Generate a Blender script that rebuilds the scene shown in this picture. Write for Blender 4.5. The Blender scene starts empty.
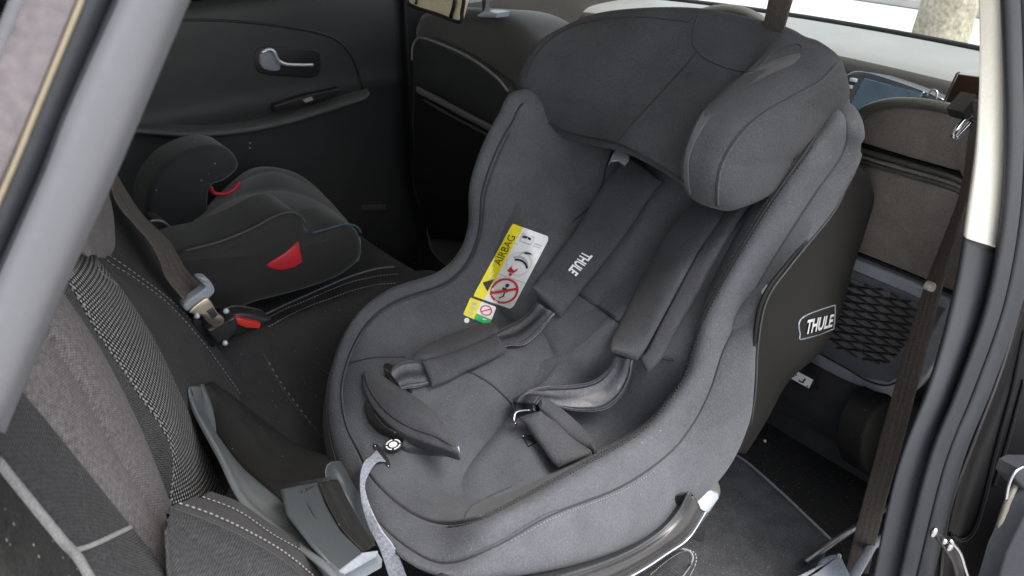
import bpy, bmesh, math, random
from mathutils import Vector, Matrix
from mathutils.bvhtree import BVHTree
random.seed(5)
scn = bpy.context.scene
COL = scn.collection
R = math.radians

# ------------------------------------------------------------------ camera
CAMZ, FPX = 1.05, 770.0
YAW, PITCH = R(39), R(30)
h = (math.sin(YAW), math.cos(YAW))
cR = Vector((math.cos(YAW), -math.sin(YAW), 0))
cF = Vector((h[0]*math.cos(PITCH), h[1]*math.cos(PITCH), -math.sin(PITCH)))
cU = cR.cross(cF)
CP = Vector((0, 0, CAMZ))
cam = bpy.data.cameras.new('camera'); cam.lens = 36*FPX/1024; cam.sensor_width = 36
cam.clip_start = 0.02; cam.clip_end = 500
cam.dof.use_dof = True; cam.dof.focus_distance = 1.08; cam.dof.aperture_fstop = 16
co = bpy.data.objects.new('camera', cam); COL.objects.link(co)
m = Matrix((cR, cU, -cF)).transposed().to_4x4(); m.translation = CP
co.matrix_world = m
scn.camera = co

# ------------------------------------------------------------------ light
world = bpy.data.worlds.new("World"); scn.world = world; world.use_nodes = True
nt = world.node_tree; nt.nodes.clear()
sky = nt.nodes.new('ShaderNodeTexSky'); sky.sky_type = 'NISHITA'; sky.sun_disc = False
SUN_EL, SUN_AZ = R(62), R(165)          # azimuth measured from +Y towards +X
sky.sun_elevation = SUN_EL; sky.sun_rotation = SUN_AZ
sky.dust_density = 3.5; sky.air_density = 1.0
bg = nt.nodes.new('ShaderNodeBackground'); bg.inputs[1].default_value = 0.145
wo = nt.nodes.new('ShaderNodeOutputWorld')
hs_ = nt.nodes.new('ShaderNodeHueSaturation'); hs_.inputs['Saturation'].default_value = .45
nt.links.new(sky.outputs[0], hs_.inputs['Color']); nt.links.new(hs_.outputs[0], bg.inputs[0]); nt.links.new(bg.outputs[0], wo.inputs[0])
sl = bpy.data.lights.new('sun', 'SUN'); sl.energy = 1.5; sl.angle = R(28); sl.color = (1, .96, .9)
so = bpy.data.objects.new('sun', sl); COL.objects.link(so)
sd = Vector((math.sin(SUN_AZ)*math.cos(SUN_EL), math.cos(SUN_AZ)*math.cos(SUN_EL), math.sin(SUN_EL)))
so.rotation_euler = sd.to_track_quat('Z', 'Y').to_euler()
scn.view_settings.view_transform = 'Standard'; scn.view_settings.look = 'None'
scn.view_settings.exposure = 1.6; scn.view_settings.gamma = 1
scn.cycles.max_bounces = 8; scn.cycles.diffuse_bounces = 5; scn.cycles.use_denoising = True

# ------------------------------------------------------------------ helpers
def W(px, py, x=None, y=None, z=None, d=None):
    v = cF + cR*((px-512)/FPX) + cU*((288-py)/FPX)
    if d is None:
        d = x/v.x if x is not None else y/v.y if y is not None else (z-CAMZ)/v.z
    return CP + v*d
def WS(l, **k): return [W(p[0], p[1], **k) for p in l]
def V(*a): return Vector(a)

def catmull(p, n, closed=False):
    """n+1 (open) or n (closed) samples along the points"""
    p = [Vector(q) for q in p]; L = len(p); out = []
    if L == 2 and not closed:
        return [p[0].lerp(p[1], i/n) for i in range(n+1)]
    segs = L if closed else L-1
    for i in range(n if closed else n+1):
        t = i/n*segs; k = min(int(t), segs-1); f = t-k
        if closed: a, b, c, d = p[(k-1) % L], p[k % L], p[(k+1) % L], p[(k+2) % L]
        else:
            b, c = p[k], p[k+1]
            a = p[k-1] if k > 0 else b*2-c
            d = p[k+2] if k+2 < L else c*2-b
        out.append(.5*((2*b)+(c-a)*f+(2*a-5*b+4*c-d)*f*f+(3*b-3*c+d-a)*f**3))
    return out

def resample(p, n):
    d = [0]
    for a, b in zip(p, p[1:]): d.append(d[-1]+(b-a).length)
    out = []; k = 0
    for i in range(n+1):
        s = d[-1]*i/n
        while k < len(p)-2 and d[k+1] < s: k += 1
        f = (s-d[k])/max(1e-9, d[k+1]-d[k]); out.append(p[k].lerp(p[k+1], min(1, f)))
    return out

def link(name, me, mats, parent=None, smooth=True):
    o = bpy.data.objects.new(name, me); COL.objects.link(o)
    for mt in (mats if isinstance(mats, (list, tuple)) else [mats]): me.materials.append(mt)
    if smooth is not None:
        me.shade_smooth() if smooth else me.shade_flat()
    if parent is not None:
        o.parent = parent
        mw = Matrix.Translation(-wloc(parent)); o.matrix_parent_inverse = mw
    return o
WL = {}
def wloc(o): return WL.get(o.name, Vector((0, 0, 0)))

def sharpen(me, ang=40):
    bm = bmesh.new(); bm.from_mesh(me)
    for e in bm.edges:
        if len(e.link_faces) == 2 and e.calc_face_angle(0) > R(ang): e.smooth = False
    bm.to_mesh(me); bm.free()

def thing(name, loc, label, cat, group=None):
    o = bpy.data.objects.new(name, None); COL.objects.link(o); o.location = loc
    o.empty_display_size = .05
    WL[o.name] = Vector(loc)
    return tag(o, label, cat, group)
def tag(o, label=None, cat=None, group=None, kind=None):
    if label: o['label'] = label
    if cat: o['category'] = cat
    if group: o['group'] = group
    if kind: o['kind'] = kind
    return o

def pydata(name, vs, fs, mats, parent=None, smooth=True, sharp=None, fix=True):
    me = bpy.data.meshes.new(name); me.from_pydata([tuple(v) for v in vs], [], fs)
    if fix:
        bm = bmesh.new(); bm.from_mesh(me); bmesh.ops.recalc_face_normals(bm, faces=bm.faces)
        bm.to_mesh(me); bm.free()
    if sharp and smooth:
        me.shade_smooth(); sharpen(me, sharp)
        return link(name, me, mats, parent, None)
    return link(name, me, mats, parent, smooth)

class Grid:
    """smooth surface through rows x columns of points; rows run in u, columns in v"""
    def __init__(s, ctrl, nu, nv, closed=False, bulge=None):
        rows = [catmull(r, nu, closed) for r in ctrl]
        nU = len(rows[0]); s.nU = nU; s.nv = nv; s.nrow = len(ctrl); s.closed = closed
        cols = [catmull([rows[j][i] for j in range(len(rows))], nv) for i in range(nU)]
        s.p = [[cols[i][j] for i in range(nU)] for j in range(nv+1)]   # p[v][u]
        s.n = s.normals()
        if bulge:
            for j in range(nv+1):
                t = j/nv*(s.nrow-1); k = min(int(t), s.nrow-2); f = t-k
                b = bulge[k]*(max(0, math.sin(math.pi*f))**.55)
                for i in range(nU): s.p[j][i] = s.p[j][i]+s.n[j][i]*b
            s.n = s.normals()
    def normals(s):
        out = []
        for j in range(s.nv+1):
            r = []
            for i in range(s.nU):
                if s.closed: a, b = s.p[j][(i-1) % s.nU], s.p[j][(i+1) % s.nU]
                else: a, b = s.p[j][max(0, i-1)], s.p[j][min(s.nU-1, i+1)]
                c, d = s.p[max(0, j-1)][i], s.p[min(s.nv, j+1)][i]
                n = (b-a).cross(d-c)
                r.append(n.normalized() if n.length > 1e-12 else V(0, 0, 1))
            out.append(r)
        # face the opening / camera side on average
        s.sign = 1
        tot = sum((out[j][i].dot(CP-s.p[j][i]) for j in range(0, s.nv+1, 4) for i in range(0, s.nU, 4)))
        if tot < 0: out = [[-q for q in r] for r in out]
        return out
    def row(s, t, off=0):
        f = t/(s.nrow-1)*s.nv; j = min(int(f), s.nv-1); f -= j
        return [s.p[j][i].lerp(s.p[j+1][i], f)+s.n[j][i]*off for i in range(s.nU)]
    def mesh(s, name, mats, parent, band=None, thick=0, cap=None, sharp=None):
        nU, nv = s.nU, s.nv
        vs = [s.p[j][i] for j in range(nv+1) for i in range(nU)]; fs = []; mi = []
        uu = [0]
        jm = nv//2
        for i in range(1, nU): uu.append(uu[-1]+(s.p[jm][i]-s.p[jm][i-1]).length)
        im = nU//2; vv = [0]
        for j in range(1, nv+1): vv.append(vv[-1]+(s.p[j][im]-s.p[j-1][im]).length)
        idx = lambda j, i: j*nU+(i % nU)
        for j in range(nv):
            for i in range(nU if s.closed else nU-1):
                fs.append((idx(j, i), idx(j, i+1), idx(j+1, i+1), idx(j+1, i)))
                k = min(int((j+.5)/nv*(s.nrow-1)), s.nrow-2); mi.append(band[k] if band else 0)
        if cap is not None:
            # close the open rim towards a point behind
            if s.closed: rims = [[idx(0, i) for i in range(nU)]]
            else: rims = [[idx(0, i) for i in range(nU)]+[idx(j, nU-1) for j in range(1, nv+1)] +
                          [idx(nv, i) for i in range(nU-2, -1, -1)]+[idx(j, 0) for j in range(nv-1, 0, -1)]]
            for rim in rims:
                prev = rim
                for f in (.25, .6):
                    new = []
                    for q in rim: vs.append(vs[q].lerp(Vector(cap), f)); new.append(len(vs)-1)
                    for a in range(len(rim)):
                        b = (a+1) % len(rim); fs.append((prev[a], prev[b], new[b], new[a])); mi.append(0)
                    prev = new
                vs.append(Vector(cap)); c = len(vs)-1
                for a in range(len(rim)): fs.append((prev[a], prev[(a+1) % len(rim)], c)); mi.append(0)
        me = bpy.data.meshes.new(name); me.from_pydata([tuple(v) for v in vs], [], fs)
        uv = me.uv_layers.new(name='uv')
        for f in me.polygons:
            f.material_index = mi[f.index]
            qs = [v for v in f.vertices]
            for li, v in zip(f.loop_indices, qs):
                if v < (nv+1)*nU:
                    i = v % nU
                    u = uu[i]
                    if s.closed and i == 0 and any((q % nU) == nU-1 for q in qs if q < (nv+1)*nU): u = uu[-1]+.005
                    uv.data[li].uv = (u, vv[v//nU])
        bm = bmesh.new(); bm.from_mesh(me)
        if cap is not None: bmesh.ops.recalc_face_normals(bm, faces=bm.faces)
        bm.to_mesh(me); bm.free()
        if sharp: me.shade_smooth(); sharpen(me, sharp); o = link(name, me, mats, parent, None)
        else: o = link(name, me, mats, parent)
        if thick:
            md = o.modifiers.new('thickness', 'SOLIDIFY'); md.thickness = thick; md.offset = 0
        return o

def tube_geo(pts, r, n=8, taper=False):
    vs, fs = [], []; up = V(0, 0, 1); N = len(pts); prev = None
    for k, p in enumerate(pts):
        t = (pts[min(N-1, k+1)]-pts[max(0, k-1)])
        t = t.normalized() if t.length > 1e-9 else V(1, 0, 0)
        a = prev if prev is not None else (up.cross(t) if abs(t.z) < .95 else V(1, 0, 0).cross(t))
        a = (a-t*a.dot(t)).normalized(); prev = a; b = t.cross(a)
        rr = r(k/(N-1)) if callable(r) else r
        for i in range(n):
            q = 2*math.pi*i/n; vs.append(p+a*math.cos(q)*rr+b*math.sin(q)*rr)
    for k in range(N-1):
        for i in range(n): fs.append((k*n+i, k*n+(i+1) % n, (k+1)*n+(i+1) % n, (k+1)*n+i))
    fs.append(tuple(range(n))); fs.append(tuple((N-1)*n+i for i in range(n)))
    return vs, fs
def merge(parts):
    vs, fs = [], []
    for v, f in parts:
        o = len(vs); vs += list(v); fs += [tuple(i+o for i in q) for q in f]
    return vs, fs
def tube(name, pts, r, mat, parent=None, n=8, smooth_n=None, closed=False):
    if smooth_n: pts = catmull(pts, smooth_n)
    vs, fs = tube_geo(pts, r, n)
    return pydata(name, vs, fs, mat, parent)
def dashes(name, pts, step, ln, r, mat, parent, n=5):
    """a row of thread stitches along a curve"""
    tot = sum((b-a).length for a, b in zip(pts, pts[1:])); k = max(2, int(tot/step))
    q = resample(pts, k*4); ps = []
    for i in range(k):
        a, b = q[i*4], q[i*4+4]; c = (a+b)/2; d = (b-a)
        if d.length < 1e-6: continue
        d.normalize()
        g = [c-d*ln/2, c-d*ln*.3, c+d*ln*.3, c+d*ln/2]
        ps.append(tube_geo(g, lambda t: r*(.45 if t in (0, 1) else 1), n))
    vs, fs = merge(ps)
    return pydata(name, vs, fs, mat, parent, fix=False)

def ribbon(name, A, B, thick, mat, parent=None, n=40, m=14, power=.55, crown=0, groove=0):
    """solid strap / pad between two edge curves; rounded section"""
    A, B = catmull(A, n), catmull(B, n); vs, fs = [], []
    for k in range(n+1):
        a, b = A[k], B[k]; c = (a+b)/2; w = (b-a)/2
        t = ((A[min(n, k+1)]+B[min(n, k+1)])-(A[max(0, k-1)]+B[max(0, k-1)])).normalized()
        nn = w.cross(t)
        nn = nn.normalized() if nn.length > 1e-9 else V(0, 0, 1)
        if nn.dot(CP-c) < 0: nn = -nn
        e = 1.0
        if power < .9:
            s = min(k, n-k)/n*((A[-1]-A[0]).length)/(thick*1.2)
            e = min(1, .35+.65*math.sqrt(max(0, 1-(1-min(1, s))**2)))
        for i in range(2*m):
            q = math.pi*i/m
            cc, ss = math.cos(q), math.sin(q)
            x = math.copysign(abs(cc)**power, cc); z = math.copysign(abs(ss)**.8, ss)
            zz = z*thick/2*e + (crown*(1-x*x) if ss > 0 else 0)
            if groove and ss > 0: zz += groove*math.cos(x*math.pi*5)
            vs.append(c+w*x+nn*zz)
    M = 2*m
    for k in range(n):
        for i in range(M): fs.append((k*M+i, k*M+(i+1) % M, (k+1)*M+(i+1) % M, (k+1)*M+i))
    fs.append(tuple(range(M))); fs.append(tuple(n*M+i for i in range(M)))
    me = bpy.data.meshes.new(name); me.from_pydata([tuple(v) for v in vs], [], fs)
    uv = me.uv_layers.new(name='uv')
    L = [0]
    for k in range(n): L.append(L[-1]+(A[k+1]-A[k]).length)
    for f in me.polygons:
        for li, v in zip(f.loop_indices, f.vertices):
            k, i = divmod(v, M); uv.data[li].uv = (math.cos(math.pi*i/m)*.5+.5, L[k])
    bm = bmesh.new(); bm.from_mesh(me); bmesh.ops.recalc_face_normals(bm, faces=bm.faces); bm.to_mesh(me); bm.free()
    me.shade_smooth(); sharpen(me, 55)
    return link(name, me, mat, parent, None)

def puff(name, outline, back, mat, parent=None, rnd=.01, dome=0, n=None, smooth=True, sharp=50, inset=None):
    """solid from an outline: rounded front edge, pushed back by the vector `back`"""
    pts = catmull(outline, n, True) if n else [Vector(p) for p in outline]
    c = sum(pts, V(0, 0, 0))/len(pts); back = Vector(back)
    nrm = V(0, 0, 0)
    for a, b in zip(pts, pts[1:]+pts[:1]): nrm += (a-c).cross(b-c)
    nrm.normalize()
    if nrm.dot(CP-c) < 0: nrm = -nrm
    size = sum((p-c).length for p in pts)/len(pts); K = len(pts)
    def ins(d):        # inset loop by distance d in the outline's own plane
        out = []
        for i, p in enumerate(pts):
            t = pts[(i+1) % K]-pts[i-1]
            s = t.cross(nrm); s = s.normalized() if s.length > 1e-9 else V(0, 0, 0)
            if (p+s*1e-3-c).length > (p-c).length and True:
                pass
            out.append((p, s))
        return out
    base = ins(0)
    area = sum((a-c).cross(b-c).dot(nrm) for a, b in zip(pts, pts[1:]+pts[:1]))
    sg = -1 if area > 0 else 1       # inward side
    loops = []
    for q in (90, 60, 30, 0):
        d = rnd*(1-math.cos(R(q))); hgt = rnd*(math.sin(R(q)))-rnd
        loops.append([p+s*sg*d+nrm*hgt for p, s in base])
    front = loops[0]
    vs, fs = [], []
    rings = []
    if dome:
        for f, hh in ((.25, .97), (.5, .8), (.75, .5)):
            rings.append([q.lerp(c, 1-f)+nrm*dome*hh for q in front])
        vs.append(c+nrm*dome)
    for r_ in rings+loops: vs += r_
    vs += [p+back-nrm*rnd for p in pts]
    o0 = 1 if dome else 0; nl = len(rings)+len(loops)+1
    if dome:
        for i in range(K): fs.append((0, o0+i, o0+(i+1) % K))
    else: fs.append(tuple(range(K)))
    for l in range(nl-1):
        for i in range(K): fs.append((o0+l*K+i, o0+l*K+(i+1) % K, o0+(l+1)*K+(i+1) % K, o0+(l+1)*K+i))
    fs.append(tuple(o0+(nl-1)*K+i for i in range(K)))
    return pydata(name, vs, fs, mat, parent, smooth, sharp)

def box(name, lo, hi, mat, parent=None, bev=0.004, rot=None):
    bm = bmesh.new(); bmesh.ops.create_cube(bm, size=1)
    c = (Vector(lo)+Vector(hi))/2; s = Vector(hi)-Vector(lo)
    for v in bm.verts: v.co = Vector((v.co.x*s.x, v.co.y*s.y, v.co.z*s.z))
    if bev: bmesh.ops.bevel(bm, geom=bm.edges, offset=bev, segments=2, affect='EDGES')
    if rot: bmesh.ops.rotate(bm, verts=bm.verts, cent=(0, 0, 0), matrix=rot)
    for v in bm.verts: v.co += c
    me = bpy.data.meshes.new(name); bm.to_mesh(me); bm.free()
    me.shade_smooth(); sharpen(me, 35)
    return link(name, me, mat, parent, None)

def bvh_of(*obs):
    vs, fs = [], []
    dg = bpy.context.evaluated_depsgraph_get(); dg.update()
    for o in obs:
        ev = o.evaluated_get(dg); me = ev.to_mesh(); k = len(vs)          # parts are built in world coordinates
        vs += [v.co.copy() for v in me.vertices]; fs += [[i+k for i in p.vertices] for p in me.polygons]
        ev.to_mesh_clear()
    return BVHTree.FromPolygons(vs, fs)
def hit(bvh, px, py, off=0, fall=1.0):
    v = (cF + cR*((px-512)/FPX) + cU*((288-py)/FPX)).normalized()
    loc, n, i, d = bvh.ray_cast(CP, v)
    if loc is None: return CP+v*fall
    if n.dot(v) > 0: n = -n
    return loc-v*(off*min(2.0, 1/max(.3, abs(n.dot(v)))))
def hits(bvh, l, off=0, n=None):
    p = [hit(bvh, a, b, off) for a, b in l]
    if n:
        q = catmull([V(a, b, 0) for a, b in l], n); p = [hit(bvh, a.x, a.y, off) for a in q]
    return p

def text_mesh(s, bold=0, spacing=1.0):
    cu = bpy.data.curves.new('text', 'FONT'); cu.body = s; cu.size = 1; cu.offset = bold; cu.space_character = spacing
    cu.resolution_u = 3
    o = bpy.data.objects.new('text', cu); COL.objects.link(o)
    dg = bpy.context.evaluated_depsgraph_get(); dg.update()
    me = o.evaluated_get(dg).to_mesh(); vs = [v.co.copy() for v in me.vertices]; fs = [tuple(p.vertices) for p in me.polygons]
    o.evaluated_get(dg).to_mesh_clear(); bpy.data.objects.remove(o); bpy.data.curves.remove(cu)
    x0, x1 = min(v.x for v in vs), max(v.x for v in vs); y0, y1 = min(v.y for v in vs), max(v.y for v in vs)
    return [((v.x-x0)/(x1-x0), (v.y-y0)/(y1-y0)) for v in vs], fs
def bil(q, u, v):      # quad q = [bl, br, tr, tl]
    return q[0]*(1-u)*(1-v)+q[1]*u*(1-v)+q[2]*u*v+q[3]*(1-u)*v
def flat(name, q, shapes, mat, parent, off=0, thick=.0006):
    """shapes: list of (verts2d, faces) in the unit square of quad q, lifted by off"""
    n = (q[1]-q[0]).cross(q[3]-q[0]).normalized()
    if n.dot(CP-q[0]) < 0: n = -n
    ps = []
    for vs, fs in shapes:
        k = len(vs); a = [bil(q, x, y)+n*off for x, y in vs]; b = [p-n*thick for p in a]
        cnt = {}
        for f in fs:
            for i in range(len(f)):
                e = (f[i], f[(i+1) % len(f)]); cnt[e] = 1
        side = [(e[0], e[1], e[1]+k, e[0]+k) for e in cnt if (e[1], e[0]) not in cnt]
        ps.append((a+b, list(fs)+side))
    vs, fs = merge(ps)
    return pydata(name, vs, fs, mat, parent, smooth=False)
def onsurf(name, bvh, q, shapes, mat, parent, off=0, sub=0):
    """like flat(), but every vertex lies on the surface behind it; q in pixels [bl, br, tr, tl]"""
    Q = [V(a, b, 0) for a, b in q]; ps = []
    for vs, fs in shapes:
        if sub:        # fill the unit box of the shape with a fine mesh
            x0, x1 = min(v[0] for v in vs), max(v[0] for v in vs); y0, y1 = min(v[1] for v in vs), max(v[1] for v in vs)
            vs = [(x0+(x1-x0)*i/sub, y0+(y1-y0)*j/sub) for j in range(sub+1) for i in range(sub+1)]
            c = {0: (.35, .35), sub: (-.35, .35), sub*(sub+1): (.35, -.35), (sub+1)**2-1: (-.35, -.35)}
            for k_, (u_, w_) in c.items(): vs[k_] = (vs[k_][0]+u_*(x1-x0)/sub, vs[k_][1]+w_*(y1-y0)/sub)
            fs = [(j*(sub+1)+i, j*(sub+1)+i+1, (j+1)*(sub+1)+i+1, (j+1)*(sub+1)+i) for j in range(sub) for i in range(sub)]
        a = []
        for x, y in vs:
            p = bil(Q, x, y); a.append(hit(bvh, p.x, p.y, off))
        k = len(a); b = [p-(CP-p).normalized()*.0004 for p in a]
        cnt = {(f[i], f[(i+1) % len(f)]) for f in fs for i in range(len(f))}
        ps.append((a+b, list(fs)+[(e[0], e[1], e[1]+k, e[0]+k) for e in cnt if (e[1], e[0]) not in cnt]))
    vs, fs = merge(ps)
    return pydata(name, vs, fs, mat, parent, smooth=False)
def planar(l, p0, n):
    out = []
    for a, b in l:
        v = cF + cR*((a-512)/FPX) + cU*((288-b)/FPX)
        out.append(CP+v*((p0-CP).dot(n)/v.dot(n)))
    return out
def poly(*p): return (list(p), [tuple(range(len(p)))])
def rrect(x0, y0, x1, y1, r=.04, ry=None):
    ry = ry or r; out = []
    for cx, cy, a in ((x1-r, y0+ry, -90), (x1-r, y1-ry, 0), (x0+r, y1-ry, 90), (x0+r, y0+ry, 180)):
        for k in range(5): t = R(a+k*22.5); out.append((cx+math.cos(t)*r, cy+math.sin(t)*ry))
    return poly(*out)
def ell(cx, cy, rx, ry, n=28): return poly(*[(cx+math.cos(2*math.pi*i/n)*rx, cy+math.sin(2*math.pi*i/n)*ry) for i in range(n)])
def ring(cx, cy, rx, ry, k=.8, n=32):
    vs = [(cx+math.cos(2*math.pi*i/n)*rx*s, cy+math.sin(2*math.pi*i/n)*ry*s) for s in (1, k) for i in range(n)]
    return vs, [(i, (i+1) % n, n+(i+1) % n, n+i) for i in range(n)]
def bar(x0, y0, x1, y1, w):
    d = math.hypot(x1-x0, y1-y0); a, b = -(y1-y0)/d*w/2, (x1-x0)/d*w/2
    return poly((x0+a, y0+b), (x1+a, y1+b), (x1-a, y1-b), (x0-a, y0-b))

# ------------------------------------------------------------------ materials
def mat(name, col, rough=.6, metal=0, noise=None, bump=0, bscale=200, var=.15, vscale=8, spec=.5, sheen=0, coat=0, extra=None, coord='Object', trans=0, emis=None):
    mt = bpy.data.materials.new(name); mt.use_nodes = True; t = mt.node_tree; b = t.nodes['Principled BSDF']
    b.inputs['Base Color'].default_value = (*col, 1); b.inputs['Roughness'].default_value = rough
    b.inputs['Metallic'].default_value = metal; b.inputs['Specular IOR Level'].default_value = spec
    if sheen:
        b.inputs['Sheen Weight'].default_value = sheen; b.inputs['Sheen Roughness'].default_value = .45
    if coat: b.inputs['Coat Weight'].default_value = coat; b.inputs['Coat Roughness'].default_value = .05
    if trans: b.inputs['Transmission Weight'].default_value = trans
    tc = t.nodes.new('ShaderNodeTexCoord')
    if var:
        n1 = t.nodes.new('ShaderNodeTexNoise'); n1.inputs['Scale'].default_value = vscale; n1.inputs['Detail'].default_value = 6
        n1.inputs['Roughness'].default_value = .65
        t.links.new(tc.outputs['Object'], n1.inputs['Vector'])
        n2 = t.nodes.new('ShaderNodeTexNoise'); n2.inputs['Scale'].default_value = bscale*1.1; n2.inputs['Detail'].default_value = 2
        t.links.new(tc.outputs['Object'], n2.inputs['Vector'])
        ad = t.nodes.new('ShaderNodeMath'); ad.operation = 'ADD'
        t.links.new(n1.outputs['Fac'], ad.inputs[0]); t.links.new(n2.outputs['Fac'], ad.inputs[1])
        mr = t.nodes.new('ShaderNodeMapRange'); mr.inputs[1].default_value = .65; mr.inputs[2].default_value = 1.35
        mr.inputs[3].default_value = 1-var; mr.inputs[4].default_value = 1+var
        t.links.new(ad.outputs[0], mr.inputs[0])
        mx = t.nodes.new('ShaderNodeVectorMath'); mx.operation = 'SCALE'; mx.inputs[0].default_value = col
        t.links.new(mr.outputs[0], mx.inputs['Scale']); t.links.new(mx.outputs[0], b.inputs['Base Color'])
        mt['colnode'] = mx.name
    if bump:
        n3 = t.nodes.new('ShaderNodeTexNoise'); n3.inputs['Scale'].default_value = bscale; n3.inputs['Detail'].default_value = 3
        t.links.new(tc.outputs['Object'], n3.inputs['Vector'])
        bp = t.nodes.new('ShaderNodeBump'); bp.inputs['Strength'].default_value = bump; bp.inputs['Distance'].default_value = .001
        t.links.new(n3.outputs['Fac'], bp.inputs['Height']); t.links.new(bp.outputs[0], b.inputs['Normal'])
    if extra: extra(mt, t, b, tc)
    return mt

def specks(amount=.72, scale=260, colr=(.35, .35, .36)):
    """lint, dust and crumbs on top of the base colour"""
    def f(mt, t, b, tc):
        src = b.inputs['Base Color'].links[0].from_socket
        n = t.nodes.new('ShaderNodeTexVoronoi'); n.inputs['Scale'].default_value = scale
        t.links.new(tc.outputs['Object'], n.inputs['Vector'])
        lt = t.nodes.new('ShaderNodeMath'); lt.operation = 'LESS_THAN'; lt.inputs[1].default_value = .2
        t.links.new(n.outputs['Distance'], lt.inputs[0])
        s = t.nodes.new('ShaderNodeSeparateColor'); t.links.new(n.outputs['Color'], s.inputs[0])
        g = t.nodes.new('ShaderNodeMath'); g.operation = 'GREATER_THAN'; g.inputs[1].default_value = amount
        t.links.new(s.outputs[0], g.inputs[0])
        ml = t.nodes.new('ShaderNodeMath'); ml.operation = 'MULTIPLY'; t.links.new(lt.outputs[0], ml.inputs[0]); t.links.new(g.outputs[0], ml.inputs[1])
        mx = t.nodes.new('ShaderNodeMix'); mx.data_type = 'RGBA'
        t.links.new(ml.outputs[0], mx.inputs[0]); t.links.new(src, mx.inputs[6]); mx.inputs[7].default_value = (*colr, 1)
        t.links.new(mx.outputs[2], b.inputs['Base Color'])
    return f

def uvweave(c1, c2, su, sv, kind='stripe', ang=0, thr=.5, strength=.4):
    """woven patterns in the cloth's own coordinates (metres)"""
    def f(mt, t, b, tc):
        uv = t.nodes.new('ShaderNodeUVMap'); uv.uv_map = 'uv'
        mp = t.nodes.new('ShaderNodeMapping'); mp.inputs['Rotation'].default_value = (0, 0, R(ang)); mp.inputs['Scale'].default_value = (su, sv, 1)
        t.links.new(uv.outputs[0], mp.inputs[0])
        sp = t.nodes.new('ShaderNodeSeparateXYZ'); t.links.new(mp.outputs[0], sp.inputs[0])
        def M(op, a, b_=None, v=None):
            q = t.nodes.new('ShaderNodeMath'); q.operation = op
            t.links.new(a, q.inputs[0])
            if b_ is not None: t.links.new(b_, q.inputs[1])
            if v is not None: q.inputs[1].default_value = v
            return q.outputs[0]
        if kind == 'stripe':
            s1 = M('SINE', sp.outputs[0]); s2 = M('SINE', sp.outputs[1]); hgt = M('ADD', M('MULTIPLY', s1, v=.7), M('MULTIPLY', s2, v=.3))
        elif kind == 'dots':
            fy = M('FLOOR', sp.outputs[1]); odd = M('MULTIPLY', M('MODULO', fy, v=2.0), v=.5)
            fx = M('FRACT', M('ADD', sp.outputs[0], odd)); fyy = M('FRACT', sp.outputs[1])
            dx = M('SUBTRACT', fx, v=.5); dy = M('SUBTRACT', fyy, v=.5)
            r2 = M('SQRT', M('ADD', M('MULTIPLY', dx, dx), M('MULTIPLY', M('MULTIPLY', dy, dy), v=1.4)))
            hgt = M('SUBTRACT', M('MULTIPLY', r2, v=-2), v=-.58)
        else:
            s1 = M('SINE', sp.outputs[0]); s2 = M('SINE', sp.outputs[1]); hgt = M('MULTIPLY', s1, s2)
        src = b.inputs['Base Color'].links[0].from_socket if b.inputs['Base Color'].links else None
        mr = t.nodes.new('ShaderNodeMapRange'); mr.inputs[1].default_value = -thr; mr.inputs[2].default_value = thr
        t.links.new(hgt, mr.inputs[0])
        mx = t.nodes.new('ShaderNodeMix'); mx.data_type = 'RGBA'; mx.inputs[6].default_value = (*c1, 1); mx.inputs[7].default_value = (*c2, 1)
        t.links.new(mr.outputs[0], mx.inputs[0])
        if src is not None:
            nn = t.nodes.new('ShaderNodeTexNoise'); nn.inputs['Scale'].default_value = 300; t.links.new(tc.outputs['Object'], nn.inputs[0])
            m2 = t.nodes.new('ShaderNodeMapRange'); m2.inputs[3].default_value = .6; m2.inputs[4].default_value = 1.4; m2.inputs[1].default_value = .25; m2.inputs[2].default_value = .75
            t.links.new(nn.outputs[0], m2.inputs[0])
            vm = t.nodes.new('ShaderNodeVectorMath'); vm.operation = 'SCALE'
            t.links.new(mx.outputs[2], vm.inputs[0]); t.links.new(m2.outputs[0], vm.inputs['Scale']); t.links.new(vm.outputs[0], b.inputs['Base Color'])
        else: t.links.new(mx.outputs[2], b.inputs['Base Color'])
        bp = t.nodes.new('ShaderNodeBump'); bp.inputs['Strength'].default_value = strength; bp.inputs['Distance'].default_value = .0008
        t.links.new(hgt, bp.inputs['Height']); t.links.new(bp.outputs[0], b.inputs['Normal'])
    return f

FAB = mat('seat_fabric', (0.0770, 0.0810, 0.0910), .92, var=.3, vscale=14, bump=1, bscale=420, sheen=.06, spec=.15, extra=specks(.99, 260, (.2, .2, .21)))
FABP = mat('pad_fabric', (0.0600, 0.0620, 0.0680), .92, var=.3, vscale=18, bump=1, bscale=420, sheen=.05, spec=.15)
FABT = mat('headrest_fabric', (0.0520, 0.0540, 0.0590), .92, var=.28, vscale=12, bump=1, bscale=420, sheen=.05, spec=.15)
PIPE = mat('piping', (0.0180, 0.0180, 0.0216), .7, var=.1)
PIPEL = mat('piping_light', (.16, .165, .19), .6, var=.1)
THREAD = mat('dark_thread', (.035, .035, .04), .6, var=0)
THREADW = mat('light_thread', (.21, .21, .213), .5, var=0)
SHELLM = mat('shell_plastic', (0.0069, 0.0069, 0.0068), .55, spec=.2, var=.12, bump=.15, bscale=900)
BLK = mat('black_plastic', (.018, .018, .02), .4, var=.12, bump=.1, bscale=600)
BLKM = mat('matte_black_plastic', (.012, .0118, .0115), .72, spec=.25, var=.25, vscale=20, bump=.25, bscale=500, extra=specks(.93, 180, (.12, .12, .12)))
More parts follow.
